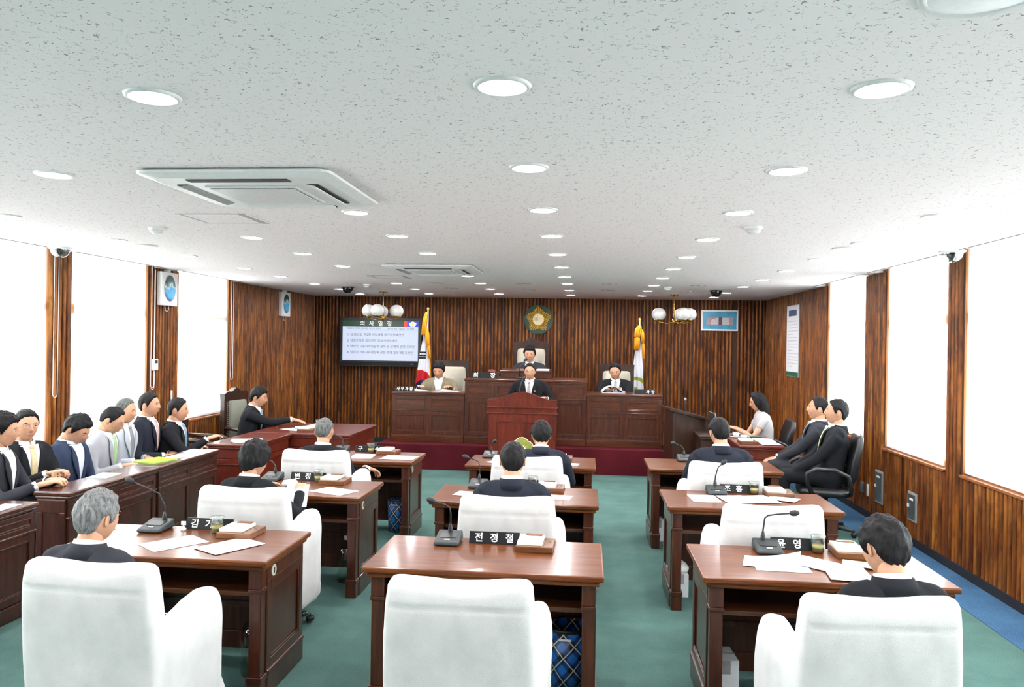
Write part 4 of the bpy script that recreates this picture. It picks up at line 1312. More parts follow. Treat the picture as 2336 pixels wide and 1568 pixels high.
HANDS = {}
def hand(pose):
    """right hand, palm down: wrist at the origin, fingers along +y, thumb on -x"""
    if pose in HANDS: return HANDS[pose]
    curl = {'flat': (8, 12, 8), 'relaxed': (18, 28, 18), 'curl': (34, 52, 34), 'type': (20, 42, 22)}[pose]
    mb = MB()
    mb.tube([(0, -.035, .0), (0, .0, 0), (0, .02, 0)], [.024, .023, .026], 12, flat_=.8)
    rings = []
    for y, hw, hz in ((.0, .026, .016), (.02, .033, .017), (.05, .041, .016), (.08, .043, .014), (.096, .038, .010)):
        rings.append([Vector((q.x, y, q.y)) for q in superring(0, 0, 0, hw, hz, 2.8, 18)])
    mb.loft([r[::-1] for r in rings])
    for k, (x, L, r) in enumerate(((-.031, .072, .0092), (-.0105, .080, .0094), (.0105, .074, .009), (.030, .058, .0082))):
        p = Vector((x, .075, 0)); pts = [p]; a = 0
        spread = (-.06, -.015, .03, .09)[k]
        p = p + Vector((spread * .02, .018, 0)); pts.append(p)
        for seg_, fr in zip(curl, (.42, .32, .26)):
            a += R(seg_)
            p = p + Vector((spread * math.cos(a), math.cos(a), -math.sin(a))).normalized() * L * fr; pts.append(p)
        mb.tube(pts, [r, r, r, r * .92, r * .78], 9)
    th = [Vector((-.018, .020, -.004)), Vector((-.040, .044, -.010)), Vector((-.055, .068, -.014)), Vector((-.060, .092, -.018 - .012 * (pose == 'curl')))]
    mb.tube(th, [.015, .0135, .0110, .0085], 9)
    V, F = remesh(mb, .0042, 2)
    HANDS[pose] = (V, F)
    return HANDS[pose]

def ring4(r0, z0, r1, z1, th, c, a0, a1, n=26, ysq=.9, m=0, mb=None, drop=0):
    """an open collar: a strip swept round the neck from a0 to a1 degrees measured from the front"""
    mb = mb or MB(); rings = []
    for k in range(n + 1):
        a = R(a0 + (a1 - a0) * k / n); s, q = math.sin(a), math.cos(a)
        P = lambda r, z: Vector((c[0] + r * s, c[1] + r * q * ysq, c[2] + z - drop * (q + .3)))
        rings.append([P(r0, z0), P(r1, z1), P(r1 - th, z1), P(r0 - th, z0)])
    return mb.loft(rings, m)

def person(label, x, y, face, top, s=1.0, floor=0.0, lean=6, roll=0, head=(0, 0, 0), suit='suit_navy', shirt='shirt', tie=None, hair=('short', 'hair'), glasses=False,
           lh=(-.15, .40, .775), rh=(.15, .40, .775), pose=('relaxed', 'relaxed'), lhd=None, rhd=None, standing=False, female=False, group=None, sleeves='long', skin='skin', pin=False, seed=1, wide=1.0, cat='person', knees=.42, bare=False):
    t = thing('person', label, cat, (x, y, floor), R(face), group)
    TOPREL = .540 * math.cos(R(lean)) + .197 + .010
    hz = (top - floor) / s - TOPREL
    H = Vector((0, 0, hz))
    RT = Matrix.Rotation(R(roll), 4, 'Y') @ Matrix.Rotation(-R(lean), 4, 'X')
    T = lambda a, b, c: H + RT @ Vector((a, b, c))
    # ---- clothed body as one skin
    mb = MB(); k_ = .93 if female else wide
    sec = ((-.10, .165, .118), (0, .178, .122), (.12, .166 * (.93 if female else 1), .112), (.24, .180, .120 if not female else .125), (.34, .198, .116), (.41, .190, .100), (.448, .140, .080), (.475, .085, .066), (.492, .055, .05))
    tor = [[T(q.x, q.y, z) for q in superring(0, 0, 0, w * k_, d, 2.6, 28)] for z, w, d in sec]
    mb.loft(tor)
    tbvh = MB(); tbvh.loft([[Vector((q.x, q.y, z)) for q in superring(0, 0, 0, w * k_, d, 2.6, 40)] for z, w, d in sec])
    tbvh = BVHTree.FromPolygons([Vector(v) for v in tbvh.v], tbvh.f)
    arms = []
    for sx, tgt in ((-1, lh), (1, rh)):
        mb.tube([T(sx * .08, -.004, .448), T(sx * .150 * k_, -.006, .425), T(sx * .190 * k_, -.006, .400)], [.042, .056, .060], 12)
        S = T(sx * .195 * k_, -.006, .398)
        Wt = Vector((tgt[0] / s, tgt[1] / s, (tgt[2] - floor) / s))
        L1, L2 = .285, .250
        d = Wt - S; dl_ = d.length
        if dl_ > L1 + L2 - .006: Wt = S + d.normalized() * (L1 + L2 - .006); d = Wt - S; dl_ = d.length
        if dl_ < .16: dl_ = .16; Wt = S + d.normalized() * dl_; d = Wt - S
        u = d.normalized()
        a = (L1 * L1 - L2 * L2 + dl_ * dl_) / (2 * dl_); hgt = math.sqrt(max(0, L1 * L1 - a * a))
        pole = Vector((sx * .55, -.35, -1)); pole = (pole - u * pole.dot(u)).normalized()
        E = S + u * a + pole * hgt
        mid = (E - S) * .5 + S
        if sleeves == 'long':
            mb.tube([S, mid, E], [.060, .057, .049], 12); mb.tube([E, E.lerp(Wt, .5), E.lerp(Wt, .94)], [.049, .046, .037], 12)
        else:
            mb.tube([S, mid], [.055, .053], 12)
        arms.append((E, Wt, S))
    if standing:
        for sx in (-1, 1):
            mb.tube([H + Vector((sx * .085, 0, -.02)), H + Vector((sx * .09, .01, -hz * .48)), Vector((sx * .09, -.01, .10))], [.095, .072, .056], 12)
            mb.tube([Vector((sx * .09, -.04, .045)), Vector((sx * .095, .06, .045)), Vector((sx * .10, .16, .035))], [.04, .042, .034], 10)
    else:
        kz = max(hz - .02, .40)
        for sx in (-1, 1):
            K = Vector((sx * .12, knees, min(hz + .01, .54)))
            mb.tube([H + Vector((sx * .085, .0, -.01)), (H + Vector((sx * .09, 0, 0))).lerp(K, .5), K], [.092, .082, .066], 12)
            mb.tube([K, K.lerp(Vector((sx * .12, knees - .03, .1)), .5), Vector((sx * .12, knees - .03, .10))], [.064, .060, .050], 12)
            mb.tube([Vector((sx * .12, knees - .06, .045)), Vector((sx * .125, knees + .04, .045)), Vector((sx * .13, knees + .15, .035))], [.04, .042, .034], 10)
    V, F = remesh(mb, .0145, 3)
    nz = np.array([mnoise.noise((v[0] * 11 + seed * 7.3, v[1] * 11, v[2] * 7)) for v in V])
    cen = V.mean(0)
    V = V + (V - np.array([0, 0, 0]) * 0 - np.stack([V[:, 0] * 0, V[:, 1] * 0 + 0, V[:, 2]], 1)) * (nz * .018)[:, None]
    RTI = RT.to_3x3().inverted(); B = MB()
    B.add(V.tolist(), F, 0, True)
    for i, f in enumerate(F):
        if max(V[j][2] for j in f) < .085: B.m[i] = 5
        elif sleeves == 'long' and V[f[0]][2] > hz + .38:
            q = RTI @ (Vector(V[f[0]]) - H)
            if q.z > .450 and q.y > .030 and abs(q.x) < .044: B.m[i] = 7
    # ---- neck and head
    NB = T(0, -.012, .43); PV = T(0, .0, .523)
    RH = (RT @ Matrix.Rotation(R(head[1]), 4, 'Z') @ Matrix.Rotation(-R(head[0]) + R(lean) * .75, 4, 'X') @ Matrix.Rotation(R(head[2]), 4, 'Y'))
    HC = PV + RH @ Vector((0, .022, .085))
    hr = .93 if female else 1.0
    B.tube([NB, PV, PV + RH @ Vector((0, .004, .05))], [.066 * hr, .056 * hr, .054 * hr], 18, 1, flat_=.95)
    hm = np.array((RH.to_3x3()))
    hp = lambda P: (P @ hm.T) + np.array(HC)
    B.add(hp(head_shape(SPH, female)).tolist(), [f[::1] for f in SPHF], 1, True)
    def hb(c, r, m, rot=None, seg=12, rings=8):
        q = MB().ball((0, 0, 0), r, seg, rings)
        P = np.array(q.v)
        if rot is not None: P = P @ np.array(rot.to_3x3()).T
        B.add(hp(P + np.array(c)).tolist(), q.f, m, True)
    for sx in (-1, 1):
        hb((sx * .0775, -.008, -.004), (.006, .017, .031), 1, Matrix.Rotation(R(sx * 18), 3, 'Z') @ Matrix.Rotation(R(-10), 3, 'X'))
        hb((sx * .0800, -.003, .004), (.0045, .010, .017), 1, Matrix.Rotation(R(sx * 28), 3, 'Z'))
        hb((sx * .0315, .0800, .0105), (.0115, .0050, .0040), 3)
        hb((sx * .0315, .0838, .0105), (.0062, .0026, .0042), 4)
        hb((sx * .0315, .0842, .0150), (.0145, .0040, .0026), 1)
        hb((sx * .0325, .0855, .0300), (.0165, .0032, .0028), 6, Matrix.Rotation(R(sx * 6), 3, 'Y'))
    hb((0, .0925, -.0575), (.0215, .0035, .0038), 2)
    # ---- hands
    for (E, Wt, S), sx, ps, hd in ((arms[0], -1, pose[0], lhd), (arms[1], 1, pose[1], rhd)):
        hv, hf = hand(ps)
        yv = Vector(hd).normalized() if hd else (Wt - E).normalized()
        if not hd: yv = Vector((yv.x, yv.y, yv.z * .45)).normalized()
        up = Vector((0, 0, 1)) if abs(yv.z) < .85 else Vector((0, -1, 0))
        zv = (up - yv * up.dot(yv)).normalized(); xv = yv.cross(zv)
        P = hv.copy() * (.92 if female else 1.04)
        if sx < 0: P[:, 0] *= -1
        mm = np.array((xv, yv, zv)).T
        B.add((P @ mm.T + np.array(Wt)).tolist(), hf if sx > 0 else [f[::-1] for f in hf], 1, True)
        if sleeves == 'long':
            # shirt cuff
            B.tube([E.lerp(Wt, .90), E.lerp(Wt, 1.0)], [.035, .033], 14, 7, caps=False)
        else:
            B.tube([S.lerp(E, .45), E, E.lerp(Wt, .5), Wt], [.042, .036, .033, .023], 12, 1)
    B.v = [(a * s, b * s, c * s) for a, b, c in B.v]
    mats = [M[suit], M[skin], M['lip'], M['eye'], M['iris'], M['shoe'], M[hair[1]], M[shirt]]
    link('body', B.mesh('body', mats), t)
    # ---- hair
    hs = MB(); hs.add((hp(hair_shape(hair[0], seed, female)) * s).tolist(), SPHF, 0, True)
    if hair[0] == 'long':
        rings = []
        for z, w, d, yy in ((.07, .085, .075, -.03), (.0, .098, .075, -.045), (-.08, .105, .070, -.055), (-.17, .105, .055, -.06), (-.25, .09, .045, -.055), (-.31, .06, .03, -.05)):
            rings.append([Vector(v) * s for v in hp(np.array([(q.x + .008 * math.sin(k * 2.1 + z * 20), q.y + yy, z) for k, q in enumerate(superring(0, 0, 0, w, d, 2.2, 28))]))])
        hs.loft(rings[::-1])
    part('hair', hs, M[hair[1]], t, {'hair_grey': 'grey hair', 'hair_salt': 'greying short hair', 'hair': None}[hair[1]])
    # ---- collars, shirt front, tie, lapels
    sc_ = lambda m_: [tuple(Vector(v) * s) for v in m_.v]
    TT = lambda v: T(v[0], v[1], v[2])
    def finish(nm, mb_, mat_, lab=None):
        mb_.v = [tuple(TT(v) * s) for v in mb_.v]
        part(nm, mb_, mat_, t, lab)
    if sleeves == 'long':
        finish('shirt_collar', ring4(.084, .464, .0685, .510, .006, (0, .002, 0), 6, 354, drop=.012, ysq=1.0), M[shirt], 'white shirt collar')
        finish('jacket_collar', ring4(.106, .430, .078, .496, .010, (0, -.010, 0), 34, 326, ysq=.92), M[suit])
        def surf(px, pz, off):
            h = tbvh.ray_cast(Vector((px, .6, pz)), Vector((0, -1, 0)))
            yy = h[0].y if h[0] is not None else .05
            return Vector((px, yy + off, pz))
        def patch(f0, f1, z0, z1, off, nz_=12, nx_=5):
            q = MB(); vs = []
            for lay in (0, 1):
                for j in range(nz_ + 1):
                    z = z0 + (z1 - z0) * j / nz_; a, b = f0(z), f1(z)
                    for i in range(nx_ + 1): vs.append(surf(a + (b - a) * i / nx_, z, off - lay * .006))
            n = (nx_ + 1) * (nz_ + 1); fs = []
            for j in range(nz_):
                for i in range(nx_):
                    a = j * (nx_ + 1) + i
                    fs.append((a, a + 1, a + nx_ + 2, a + nx_ + 1)); fs.append((n + a, n + a + nx_ + 1, n + a + nx_ + 2, n + a + 1))
            rim = [i for i in range(nx_)] + [j * (nx_ + 1) + nx_ for j in range(nz_)] + [nz_ * (nx_ + 1) + i for i in range(nx_, 0, -1)] + [j * (nx_ + 1) for j in range(nz_, 0, -1)]
            for a, b in zip(rim, rim[1:] + rim[:1]): fs.append((a, n + a, n + b, b))
            q.add(vs, fs, 0, True); return q
        vw = lambda z: .004 + (min(z, .455) - .16) / (.455 - .16) * .062
        finish('shirt_front', patch(lambda z: -vw(z) - .004, lambda z: vw(z) + .004, .165, .468, .012, 14, 6), M[shirt], 'shirt front')
        for sx in (-1, 1):
            lw = lambda z: .05 * min(1, (z - .15) / .16) * (1 if z < .37 else max(.15, 1 - (z - .37) / .10))
            f = (lambda z, sx=sx: sx * vw(z)); g = (lambda z, sx=sx: sx * (vw(z) + lw(z)))
            finish('lapel', patch(f if sx > 0 else g, g if sx > 0 else f, .155, .462, .019, 12, 3), M[suit])
        if tie:
            tw_ = lambda z: .018 + .020 * (1 - (z - .16) / .28)
            finish('tie', patch(lambda z: -min(tw_(z), vw(z) + .001), lambda z: min(tw_(z), vw(z) + .001), .162, .445, .019, 12, 3).ball((0, surf(0, .445, .012).y, .452), (.020, .014, .020), 10, 6), M[tie], '%s tie' % {'tie_beige': 'beige striped', 'tie_green': 'pale green', 'tie_pink': 'dusty pink', 'tie_silver': 'silver grey', 'tie_blue': 'light blue', 'tie_lime': 'pale lime', 'tie_grey': 'grey'}[tie])
        if pin:
            p = surf(-.085, .345, .020); finish('lapel_pin', MB().ball(p, (.012, .005, .012), 10, 6), M['gold'], 'round gold lapel pin')
    else:
        finish('neckline', ring4(.082, .445, .070, .470, .006, (0, -.004, 0), 0, 359, ysq=.95), M[suit])
    if glasses:
        q = MB()
        for sx in (-1, 1):
            pts = [(sx * .033 + .024 * math.cos(2 * PI * k / 18), .099, .010 + .016 * math.sin(2 * PI * k / 18)) for k in range(19)]
            q.tube(pts, .0017, 6, caps=False)
            q.tube([(sx * .057, .098, .014), (sx * .078, .07, .013), (sx * .081, .0, .012)], .0018, 6)
        q.tube([(-.009, .1005, .013), (.009, .1005, .013)], .0016, 6)
        q.v = (hp(np.array([tuple(v) for v in q.v])) * s).tolist()
        part('glasses', q, M['steel'], t, 'thin metal-rimmed glasses')
    return t
# ================================================================== PLACING THE FURNITURE
DX = {'l': -2.175, 'c': -.493, 'r': 1.172}
DY = {1: {'l': 4.10, 'c': 4.09, 'r': 4.16}, 2: {'l': 5.74, 'c': 5.73, 'r': 5.81}, 3: {'l': 7.38, 'c': 7.36, 'r': 7.46}}
ROWW = {1: 'nearest', 2: 'second', 3: 'third'}
COLW = {'l': 'left', 'c': 'middle', 'r': 'right'}
EXTRA = {'l1': 'with two papers and grey-haired man', 'c1': 'with glossy top and nobody seated', 'r1': 'with curled papers and dark-haired man', 'l2': 'used by the curly-haired woman', 'c2': 'behind the short-haired man',
         'r2': 'with four papers in a row', 'l3': 'used by grey crew-cut man', 'c3': 'before the podium', 'r3': 'by the right side table'}
desk0 = make_desk(); chair0 = make_covered_chair(); mic0 = make_mic(); pad0 = make_pad(); cup0 = make_cup()
first = {}
def place(proto, key, loc, rz, label, group):
    if key not in first:
        first[key] = 1
        proto.location = loc; proto.rotation_euler = (0, 0, rz); proto['label'] = label; proto['group'] = group
        return proto
    return dup(proto, loc, rz, label, group)
for row in (1, 2, 3):
    for col in 'lcr':
        k = col + str(row); x, y = DX[col], DY[row][col]
        place(desk0, 'desk', (x, y, 0), 0, 'brown wooden council desk, %s of the %s column, %s' % (ROWW[row], COLW[col], EXTRA[k]), 'council desks')
CH = {'l1': (-1.945, 3.26, -4), 'c1': (-.465, 3.25, 0), 'r1': (1.065, 3.26, 3), 'l2': (-2.05, 4.88, -2), 'c2': (-.45, 4.88, 0), 'r2': (1.065, 4.88, 2), 'l3': (-2.175, 6.51, -3), 'c3': (-.455, 6.51, 0), 'r3': (1.095, 6.51, 0)}
CW = {'l1': 'holding grey-haired man', 'c1': 'empty', 'r1': 'holding dark-haired man', 'l2': 'holding curly-haired woman', 'c2': 'holding short-haired man', 'r2': 'empty', 'l3': 'holding grey crew-cut man', 'c3': 'behind the short-haired man', 'r3': 'holding broad-shouldered man'}
for k, (x, y, a) in CH.items():
    place(chair0, 'chair', (x, y, 0), R(a), 'white cloth-covered armchair, %s of the %s column, %s' % (ROWW[int(k[1])], COLW[k[0]], CW[k]), 'white covered armchairs')

# microphones: (dx, dy, gooseneck kind)
MIC = {'l1': (-.29, .21, 'left'), 'c1': (-.253, .20, 'cleft'), 'r1': (-.172, .22, 'right'), 'l2': (-.284, .24, 'low'), 'c2': (-.32, .24, 'cleft'), 'r2': (-.179, .22, 'rup'), 'l3': (-.25, .24, 'low'), 'c3': (-.42, .18, 'stub'), 'r3': (-.21, .22, 'low')}
NECK = {'left': [(.02, .055, .05), (.02, .055, .13), (-.02, .06, .20), (-.10, .055, .235), (-.175, .05, .265)],
        'cleft': [(0, .055, .05), (.0, .055, .15), (-.006, .05, .185), (-.03, .045, .20), (-.085, .02, .222)],
        'right': [(-.012, .055, .05), (-.012, .055, .10), (-.004, .052, .17), (.012, .05, .185), (.06, .045, .195), (.125, .03, .205)],
        'low': [(0, .055, .05), (0, .06, .10), (-.03, .07, .135), (-.08, .08, .15)],
        'rup': [(0, .055, .05), (.002, .055, .12), (.02, .05, .19), (.045, .045, .215)],
        'stub': [(0, .055, .05), (.0, .06, .10), (.01, .06, .125), (.02, .05, .135)]}
for k, (dx, dy, nk) in MIC.items():
    t = place(mic0, 'mic_' + 'x', (DX[k[0]] + dx, DY[int(k[1])][k[0]] + dy, .73), 0, 'charcoal gooseneck conference microphone on the %s desk of the %s column' % (ROWW[int(k[1])], COLW[k[0]]), 'desk microphones')
    t['neck'] = nk
for o in [o for o in COL.objects if o.name.startswith('conference_microphone')]:
    add_neck(o, NECK[o['neck']])
MSG = 'on the %s desk of the %s column'
PADS = {'l1': (.24, .175), 'c1': (.235, .155), 'r1': (.27, .21), 'l2': (.24, .20), 'c2': (.24, .20), 'r2': (.28, .22), 'l3': (.24, .20), 'c3': (.275, .12), 'r3': (.27, .22)}
for k, (dx, dy) in PADS.items():
    if k == 'r3': continue
    place(pad0, 'pad', (DX[k[0]] + dx, DY[int(k[1])][k[0]] + dy, .73), R(-2), 'small wooden memo box with cream paper ' + MSG % (ROWW[int(k[1])], COLW[k[0]]), 'wooden memo boxes')
CUPS = {'l1': (.081, .20), 'r1': (.099, .235), 'l2': (.094, .23), 'c2': (.10, .25), 'r2': (.108, .25), 'l3': (.058, .22)}
for k, (dx, dy) in CUPS.items():
    place(cup0, 'cup', (DX[k[0]] + dx, DY[int(k[1])][k[0]] + dy, .73), 0, 'clear lidded cup of pale tea ' + MSG % (ROWW[int(k[1])], COLW[k[0]]), 'clear tea cups')
PL = {'l1': (-.0, .285, '김기 '), 'c1': (0, .235, '전정철'), 'r1': (-.0, .29, '윤영 '), 'l2': (-.005, .285, '변정 '), 'c2': (.0, .285, '   '), 'r2': (.0, .285, '조홍 '), 'l3': (.025, .275, '구 수'), 'r3': (.02, .285, '주  ')}
for k, (dx, dy, tx) in PL.items():
    nameplate('black nameplate with white lettering ' + MSG % (ROWW[int(k[1])], COLW[k[0]]), tx, (DX[k[0]] + dx, DY[int(k[1])][k[0]] + dy, .73))
bd = thing('card_holder', 'small white card in a stand beside the nearest left nameplate', 'card', (-2.31, 4.33, .73))
part('stand', MB().box(-.012, .012, -.012, .012, 0, .012).box(-.004, .004, -.003, .003, .012, .045), M['white'], bd, bevel=.002)
part('card', MB().box(-.014, .014, -.002, .002, .03, .052), M['white'], bd)

Z1 = .7305
PP = [('l1', -.037, -.055, -38, .21, .297, 0, 'white paper sheet near the middle of the nearest left desk'), ('l1', .286, -.07, -32, .21, .297, 0, 'white paper sheet near the right end of the nearest left desk'),
      ('r1', -.17, -.075, -3, .27, .19, 0, 'white sheet beneath the curled one on nearest right desk'), ('r1', -.205, -.03, -14, .28, .20, .05, 'curled white sheet at the left of the nearest right desk'),
      ('r1', .03, -.02, 48, .19, .27, 0, 'white sheet in the middle of the nearest right desk'), ('r1', .125, -.165, -6, .20, .28, 0, 'printed white sheet close to the dark-haired man on the right'), ('r1', .235, -.01, 70, .11, .16, 0, 'small white sheet beside the memo box of the nearest right desk'),
      ('l2', .34, -.13, 65, .21, .297, 0, 'white papers at the right of the curly-haired woman\'s desk'),
      ('c2', .28, -.06, 80, .16, .24, 0, 'white sheet beside the short-haired man on the middle desk'), ('c2', -.33, -.06, 80, .16, .24, 0, 'white sheet left of the short-haired man on the middle desk'),
      ('r2', -.30, -.0, 4, .20, .27, 0, 'first of four white sheets on the second right desk, from the left'), ('r2', -.08, .0, 10, .20, .27, 0, 'second of four white sheets on the second right desk, from the left'),
      ('r2', .10, .02, 14, .20, .27, 0, 'third of four white sheets on the second right desk, from the left'), ('r2', .27, .045, 60, .15, .21, 0, 'small last sheet of four on the second right desk'),
      ('l3', .05, -.03, 4, .21, .297, 0, 'white sheet in front of the tea cup on the third left desk'), ('l3', .42, -.07, 86, .25, .32, 0, 'pale grey document at the right end of the third left desk'),
      ('c3', .34, -.12, 80, .12, .20, 0, 'white sheet at the right of the third middle desk'), ('c3', -.33, -.16, 60, .10, .16, 0, 'white slip at the left of the third middle desk')]
cnt = {}
for k, dx, dy, rz, w, l, cu, lab in PP:
    n = cnt.get(k, 0); cnt[k] = n + 1
    paper(lab, DX[k[0]] + dx, DY[int(k[1])][k[0]] + dy, Z1 + n * .0024, rz, w, l, cu)
hp_ = thing('paper_sheet', 'white sheets held up by the curly-haired woman', 'paper', (-1.965, 5.20, .775), R(15), 'loose paper sheets')
part('sheet', MB().boxm(Matrix.Rotation(R(28), 4, 'X'), .075, .12, .0008), M['paper'], hp_)
part('rolled_edge', MB().tube([(-.10, .12, .06), (-.02, .12, .07)], .025, 14), M['paper'], hp_)

# under the desks
def bin_(label, x, y, m, r=.11, h=.30):
    t = thing('waste_bin', label, 'waste bin', (x, y, 0), 0, 'waste bins under the desks')
    part('body', MB().lathe([(0, .0), (r * .86, .0), (r, h), (r * .97, h), (r * .84, .012), (0, .012)], 32), M[m], t)
    part('rim', MB().lathe([(r * .99, h - .012), (r * 1.04, h - .006), (r * 1.04, h + .006), (r * .99, h + .01), (r * .96, h)], 32), M['blackplastic'], t)
    part('label_strip', MB().box(-.045, .02, -r * 1.0 - .003, -r * .93, h - .045, h - .035), M['white'], t)
    return t
bin_('blue plaid waste bin under the empty glossy middle desk', -.075, 4.22, 'plaid', .115, .33)
bin_('dark blue plaid waste bin under the third desk of the left column', -1.80, 7.45, 'plaid', .10, .31)
bin_('blue plaid waste bin under the second desk of the middle column', -.10, 5.85, 'plaid', .10, .28)
def bottle(label, x, y):
    t = thing('water_bottle', label, 'bottle', (x, y, 0), 0, 'clear bottles under the desks')
    part('bottle', MB().lathe([(0, 0), (.075, 0), (.08, .01), (.08, .24), (.06, .28), (.025, .30), (.025, .32), (0, .32)], 24), M['cup'], t)
    part('cap', MB().lathe([(0, .345), (.028, .345), (.028, .318), (0, .318)], 16), M['white'], t)
bottle('clear plastic water bottle under the second desk of the left column', -1.80, 5.85)
bottle('clear plastic water bottle under the nearest desk of the left column', -1.79, 4.16)
def carton(label, x, y, w, d, h, bag=False):
    t = thing('carton', label, 'box', (x, y, 0), R(4), 'white cartons under the right desks')
    part('box', MB().box(-w, w, -d, d, 0, h), M['paper'], t, bevel=.004)
    part('flap', MB().box(-w, w, -.004, .004, h, h + .003), M['greyplastic'], t)
    part('tape', MB().box(-.03, .03, -d - .001, -d, h - .07, h), M['greyplastic'], t)
    if bag:
        part('plastic_bag', MB().loft([superring(.0, .0, h + z, .075 * q, .08 * q, 2.2, 16) for z, q in ((.003, 1), (.03, 1.1), (.06, .8), (.085, .3))]), M['whiteplastic'], t)
carton('white cardboard carton under the nearest desk of the right column', .735, 4.25, .075, .10, .21)
carton('white carton with plastic bag on top under the second right desk', .70, 5.90, .065, .09, .17, True)
carton('white cardboard carton under the third desk of the right column', .69, 7.52, .06, .09, .20)

# gallery along the left side
gallery_desk('dark gallery desk cut off by the left edge of the picture', 3.72, 4.93)
gallery_desk('dark gallery desk in the middle, before the men in dark suits', 5.24, 6.41)
gallery_desk('dark gallery desk farther along, holding the lime green folder', 6.415, 7.52)
paper('white sheet on the gallery desk cut off by the left edge', -3.74, 4.68, Z1, 3, .12, .28, 0)
paper('white sheet on the middle gallery desk', -3.83, 5.92, Z1, 5, .17, .26, 0)
paper('white sheets beside the lime green folder on the gallery desk', -3.80, 7.02, Z1, -4, .16, .28, 0)
paper('white sheets at the far end of the gallery desks', -3.76, 7.34, Z1, 3, .18, .24, 0)
gf = thing('folder', 'lime green folder lying on the gallery desk', 'folder', (-3.84, 6.70, Z1), R(-14))
part('cover', MB().box(-.11, .11, -.15, .15, .0, .004).box(-.11, .11, -.15, .15, .008, .011), M['folder'], gf)
part('inner_sheets', MB().box(-.106, .106, -.146, .146, .004, .008), M['paper'], gf)
part('spine', MB().box(-.116, -.108, -.15, .15, .0, .012), M['folder'], gf, bevel=.002)

# clerk's table, L shaped from two tables
plain_desk('side_table', 'reddish table at the end of the gallery desks carrying a paper pile', -3.98, -3.455, 7.90, 8.965, .73, 'podium', 'podium')
plain_desk('side_table', 'reddish table in front of the reaching clerk, before the left corner', -3.98, -2.75, 8.975, 10.15, .73, 'podium', 'podium')
for i in range(3): paper(['top', 'middle', 'bottom'][i] + ' sheet of the paper pile on the table at the gallery end', -3.68 + .02 * i, 8.22 - .015 * i, .7305 + .0024 * (2 - i), -70 + 6 * i, .24, .32, 0)
mb_ = thing('memo_box', 'wooden memo box on the table of the reaching clerk', 'memo box', (-3.33, 9.22, .73), 0, 'wooden memo boxes')
bpy.data.objects.remove(mb_)
dup(pad0, (-3.36, 9.22, .73), R(4), 'wooden memo box on the table of the reaching clerk', 'wooden memo boxes')
paper('white sheets on the reaching clerk\'s table beside his hand', -3.52, 9.58, Z1, 20, .26, .34, .03)
paper('white sheet lying in front of the reaching clerk', -3.58, 9.36, Z1, 60, .21, .297, 0)
dup(cup0, (-3.40, 9.72, .73), 0, 'clear lidded cup on the reaching clerk\'s table', 'clear tea cups')
throne('high_back_chair', 'dark wood high-back chair with sage upholstery behind the reaching clerk', (-4.36, 9.93, 0), R(-98), .54, 1.13, .44, 'cushion_green', .05, 'carved high-back chairs')
throne('armchair', 'mustard yellow wooden armchair by the left window', (-4.50, 8.80, 0), R(-84), .50, .86, .44, 'yellow', 0)

# the dais
make_bench('dais_bench', 'left panelled bench of the dais before the man in the tan jacket', -2.86, -1.785, 11.40, 11.95, .355, 1.095, 2, 'dais benches')
make_bench('dais_bench', 'tall middle bench of the dais below the chairman', -1.775, .010, 11.40, 12.30, .355, 1.305, 4, 'dais benches')
make_bench('dais_bench', 'right panelled bench of the dais before the man reading papers', .020, 1.09, 11.40, 11.95, .355, 1.12, 2, 'dais benches')
hd = thing('reading_stand', 'low wooden stand on the middle bench before the chairman', 'stand', (-.915, 11.95, 1.305))
part('body', MB().box(-.37, .37, -.16, .16, 0, .105), M['bench_z'], hd, bevel=.006)
part('top_board', MB().boxm(Matrix.Translation((0, 0, .115)) @ Matrix.Rotation(R(3), 4, 'X'), .385, .18, .012), M['bench_x'], hd, bevel=.005)
part('papers', MB().boxm(Matrix.Translation((.26, 0, .131)) @ Matrix.Rotation(R(3), 4, 'X'), .09, .13, .003), M['paper'], hd)
ml = thing('microphone', 'slim black microphone before the chairman on the middle bench', 'microphone', (-1.0, 11.74, 1.305))
part('foot', MB().lathe([(0, 0), (.05, 0), (.05, .015), (.012, .03), (0, .03)], 16), M['blackplastic'], ml)
part('gooseneck', MB().tube([(0, 0, .02), (0, .0, .16), (.03, .02, .22), (.075, .05, .275)], .006, 8), M['blackplastic'], ml)
part('mic_head', MB().tube([(.07, .045, .268), (.085, .06, .285), (.10, .075, .30)], [.014, .024, .018], 12), M['black'], ml)
nameplate('large black nameplate of the chairman on the middle bench', '의 장', (-1.515, 11.62, 1.305), 0, .42, .085, .085)
nameplate('black nameplate of the man in the tan jacket on left bench', '사무과장', (-2.71, 11.55, 1.095), 0, .29, .065, .056)
nameplate('black nameplate at the right end of the right bench', '  과장', (.87, 11.62, 1.12), 0, .32, .065, .056)
gv = thing('gavel_block', 'reddish gavel resting behind the chairman\'s nameplate', 'gavel', (-1.43, 11.82, 1.305))
part('block', MB().box(-.07, .07, -.05, .05, 0, .06), M['podium'], gv, bevel=.006)
part('head', MB().tube([(-.045, 0, .095), (.045, 0, .095)], .034, 12), M['podium'], gv)
part('handle', MB().tube([(0, 0, .095), (.13, -.02, .075)], .009, 8), M['podium'], gv)
for lab, x, y, z, rz, w, l in (('white document left of the man in the tan jacket', -2.56, 11.68, 1.0955, 70, .22, .30), ('white document right of the man in the tan jacket', -2.05, 11.68, 1.0955, 84, .22, .30)):
    paper(lab, x, y, z, rz, w, l, .02)
rp = thing('paper_sheet', 'white papers held up by the man reading at the right bench', 'paper', (.40, 11.75, 1.135), R(8), 'loose paper sheets')
q = MB()
vs = []; fs = []
